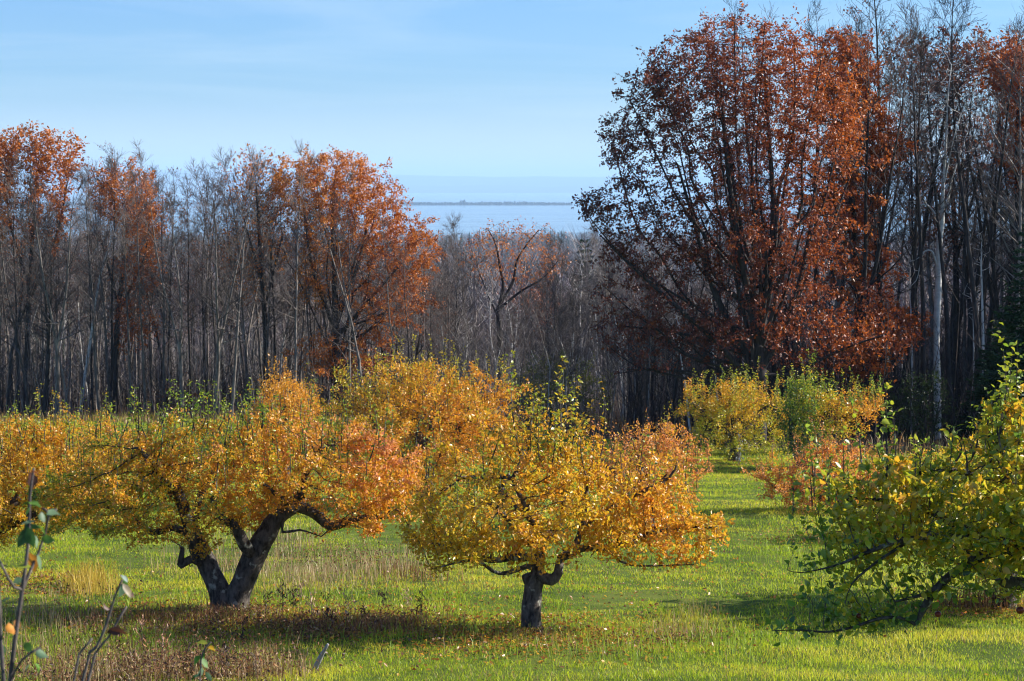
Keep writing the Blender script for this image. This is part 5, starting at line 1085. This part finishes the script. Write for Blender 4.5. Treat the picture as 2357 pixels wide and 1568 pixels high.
# apples still hanging on the near tree
m, t = newmat('apple skin'); p = t.nodes.new('ShaderNodeBsdfPrincipled'); p.inputs['Roughness'].default_value = .35
n1_ = t.nodes.new('ShaderNodeTexNoise'); n1_.inputs['Scale'].default_value = 22; r_ = t.nodes.new('ShaderNodeValToRGB'); r_.color_ramp.elements[0].color = (.13, .010, .008, 1); r_.color_ramp.elements[1].color = (.26, .03, .012, 1); r_.color_ramp.elements[0].position = .4; r_.color_ramp.elements[1].position = .7
tc_ = t.nodes.new('ShaderNodeTexCoord'); t.links.new(tc_.outputs['Object'], n1_.inputs[0]); t.links.new(n1_.outputs[0], r_.inputs[0]); t.links.new(r_.outputs[0], p.inputs[0]); o = t.nodes.new('ShaderNodeOutputMaterial'); t.links.new(p.outputs[0], o.inputs[0])
for i, (X, Y, off, rr0, lb) in enumerate([(2348, 1405, -.2, .032, 'dark red apple hanging low at the right edge'), (2159, 1414, -.05, .027, 'red apple hanging over the tip of the crooked low bough'), (2098, 1395, 0, .025, 'small dark red apple among leaves before the low bough'), (1978, 1418, -.1, .025, 'dim red apple in the leaf cluster of the lowest bough')]):
    b = PT(X, Y, 15.5 + off); th = np.arange(14) / 14 * 2 * math.pi; prof = [(0.02, -.62), (.35, -.85), (.75, -.6), (.98, -.1), (.95, .35), (.7, .72), (.4, .84), (.12, .70), (.02, .60)]
    V = np.array([[a_ * math.cos(t_) * rr0, a_ * math.sin(t_) * rr0, z_ * rr0] for a_, z_ in prof for t_ in th]); k = np.arange(len(prof) - 1)[:, None] * 14 + np.arange(14)[None]; kn = np.arange(len(prof) - 1)[:, None] * 14 + (np.arange(14)[None] + 1) % 14
    root = thing('apple', lb, 'apple', b, 'apples left hanging on the near tree'); mesh('fruit', V, [np.stack([k, kn, kn + 14, k + 14], -1).reshape(-1, 4)], m, root)
    V, F = tubes(np.array([[0, 0, .5 * rr0], [.003, 0, rr0 * 1.1], [.008, 0, rr0 * 1.8]]), np.array([-1, 0, 1]), np.array([.0016, .0014, .0018])); mesh('stalk', V, F, M_twig, root)
# low dead weeds and leaf litter in the rough strips
g = np.random.RandomState(650); q = []
for X, Y, rx, ry, n_, hh in [(450, 1540, 260, 45, 5200, .30), (180, 1560, 240, 40, 1800, .25), (640, 1455, 330, 22, 4200, .14), (820, 1440, 180, 24, 2200, .16), (540, 1425, 110, 16, 1600, .16), (1240, 1465, 130, 12, 700, .08), (300, 1450, 260, 25, 1600, .14), (800, 1300, 200, 40, 1800, .28), (2250, 1395, 150, 14, 1200, .3), (1540, 1480, 160, 18, 700, .12), (110, 1360, 220, 30, 1000, .18)]:
    for a_, b_ in g.normal(0, .5, (n_, 2)):
        Yp = min(Y + b_ * ry, 1610); dd = DG(Yp); p = PT(X + a_ * rx, Yp, dd); q.append((p[0], dd, hh * g.rand() ** 1.4))
q = np.array(q); cl = snoise(np.stack([q[:, 0], q[:, 1], q[:, 0] * 0], -1), 2.6, 8, 3); q = q[cl > -.25]; z = gz(q[:, 0], q[:, 1]) + q[:, 2]
V, F, nv = leaves(np.stack([q[:, 0], q[:, 1], z], -1), g.normal(size=(len(q), 3)), .042 * g.uniform(.4, 1.5, len(q)), .7, LEAF_S, g)
tag(mesh('dead_undergrowth', V, F, M_dry, col=np.repeat(pick([(.07, .03, .018), (.16, .07, .03), (.30, .13, .05), (.42, .28, .13)], g.rand(len(q)), g, .3), nv, 0)), kind='stuff')
# fallen leaves
g = np.random.RandomState(600); q = []
for X, Y, rx, ry, n_ in [(560, 1430, 420, 45, 4200), (1230, 1470, 380, 50, 2900), (800, 1440, 260, 30, 900), (60, 1340, 260, 40, 900), (1500, 1240, 160, 30, 500), (1900, 1240, 150, 30, 500), (980, 1190, 260, 30, 700), (1700, 1070, 200, 14, 700), (2250, 1400, 200, 30, 700), (1200, 1350, 900, 160, 1500)]:
    for a_, b_ in g.normal(0, .5, (n_, 2)):
        Yp = min(Y + b_ * ry, 1600); dd = DG(Yp); p = PT(X + a_ * rx, Yp, dd); q.append((p[0], dd))
q = np.array(q); z = gz(q[:, 0], q[:, 1]) + g.uniform(.015, .06, len(q)); ax = g.normal(size=(len(q), 3)) * [1, 1, .35]
V, F, nv = leaves(np.stack([q[:, 0], q[:, 1], z], -1), ax, .06 * g.uniform(.7, 1.2, len(q)), 1.0, LEAF_S, g, nup=2.0)
tag(mesh('fallen_leaves', V, F, M_leaf, col=np.repeat(pick([(.25, .09, .03), (.5, .2, .03), (.62, .36, .04), (.3, .16, .06)], g.rand(len(q)), g), nv, 0)), kind='stuff')

# ================================================================== AIR
m, t = newmat('haze'); pv = t.nodes.new('ShaderNodeVolumePrincipled'); pv.inputs['Color'].default_value = (0.52, 0.76, 1.0, 1); pv.inputs['Density'].default_value = 7e-5; pv.inputs['Anisotropy'].default_value = 0.0
o = t.nodes.new('ShaderNodeOutputMaterial'); t.links.new(pv.outputs[0], o.inputs['Volume'])
a = np.array([[-12700, -120, -88], [12700, -120, -88], [12700, 38500, -88], [-12700, 38500, -88]], float); b = a + [0, 0, 88 + 290]
hz = mesh('haze', np.vstack([a, b]), [np.array([[0, 3, 2, 1], [4, 5, 6, 7], [0, 1, 5, 4], [1, 2, 6, 5], [2, 3, 7, 6], [3, 0, 4, 7]])], m, smooth=False); tag(hz, kind='stuff')
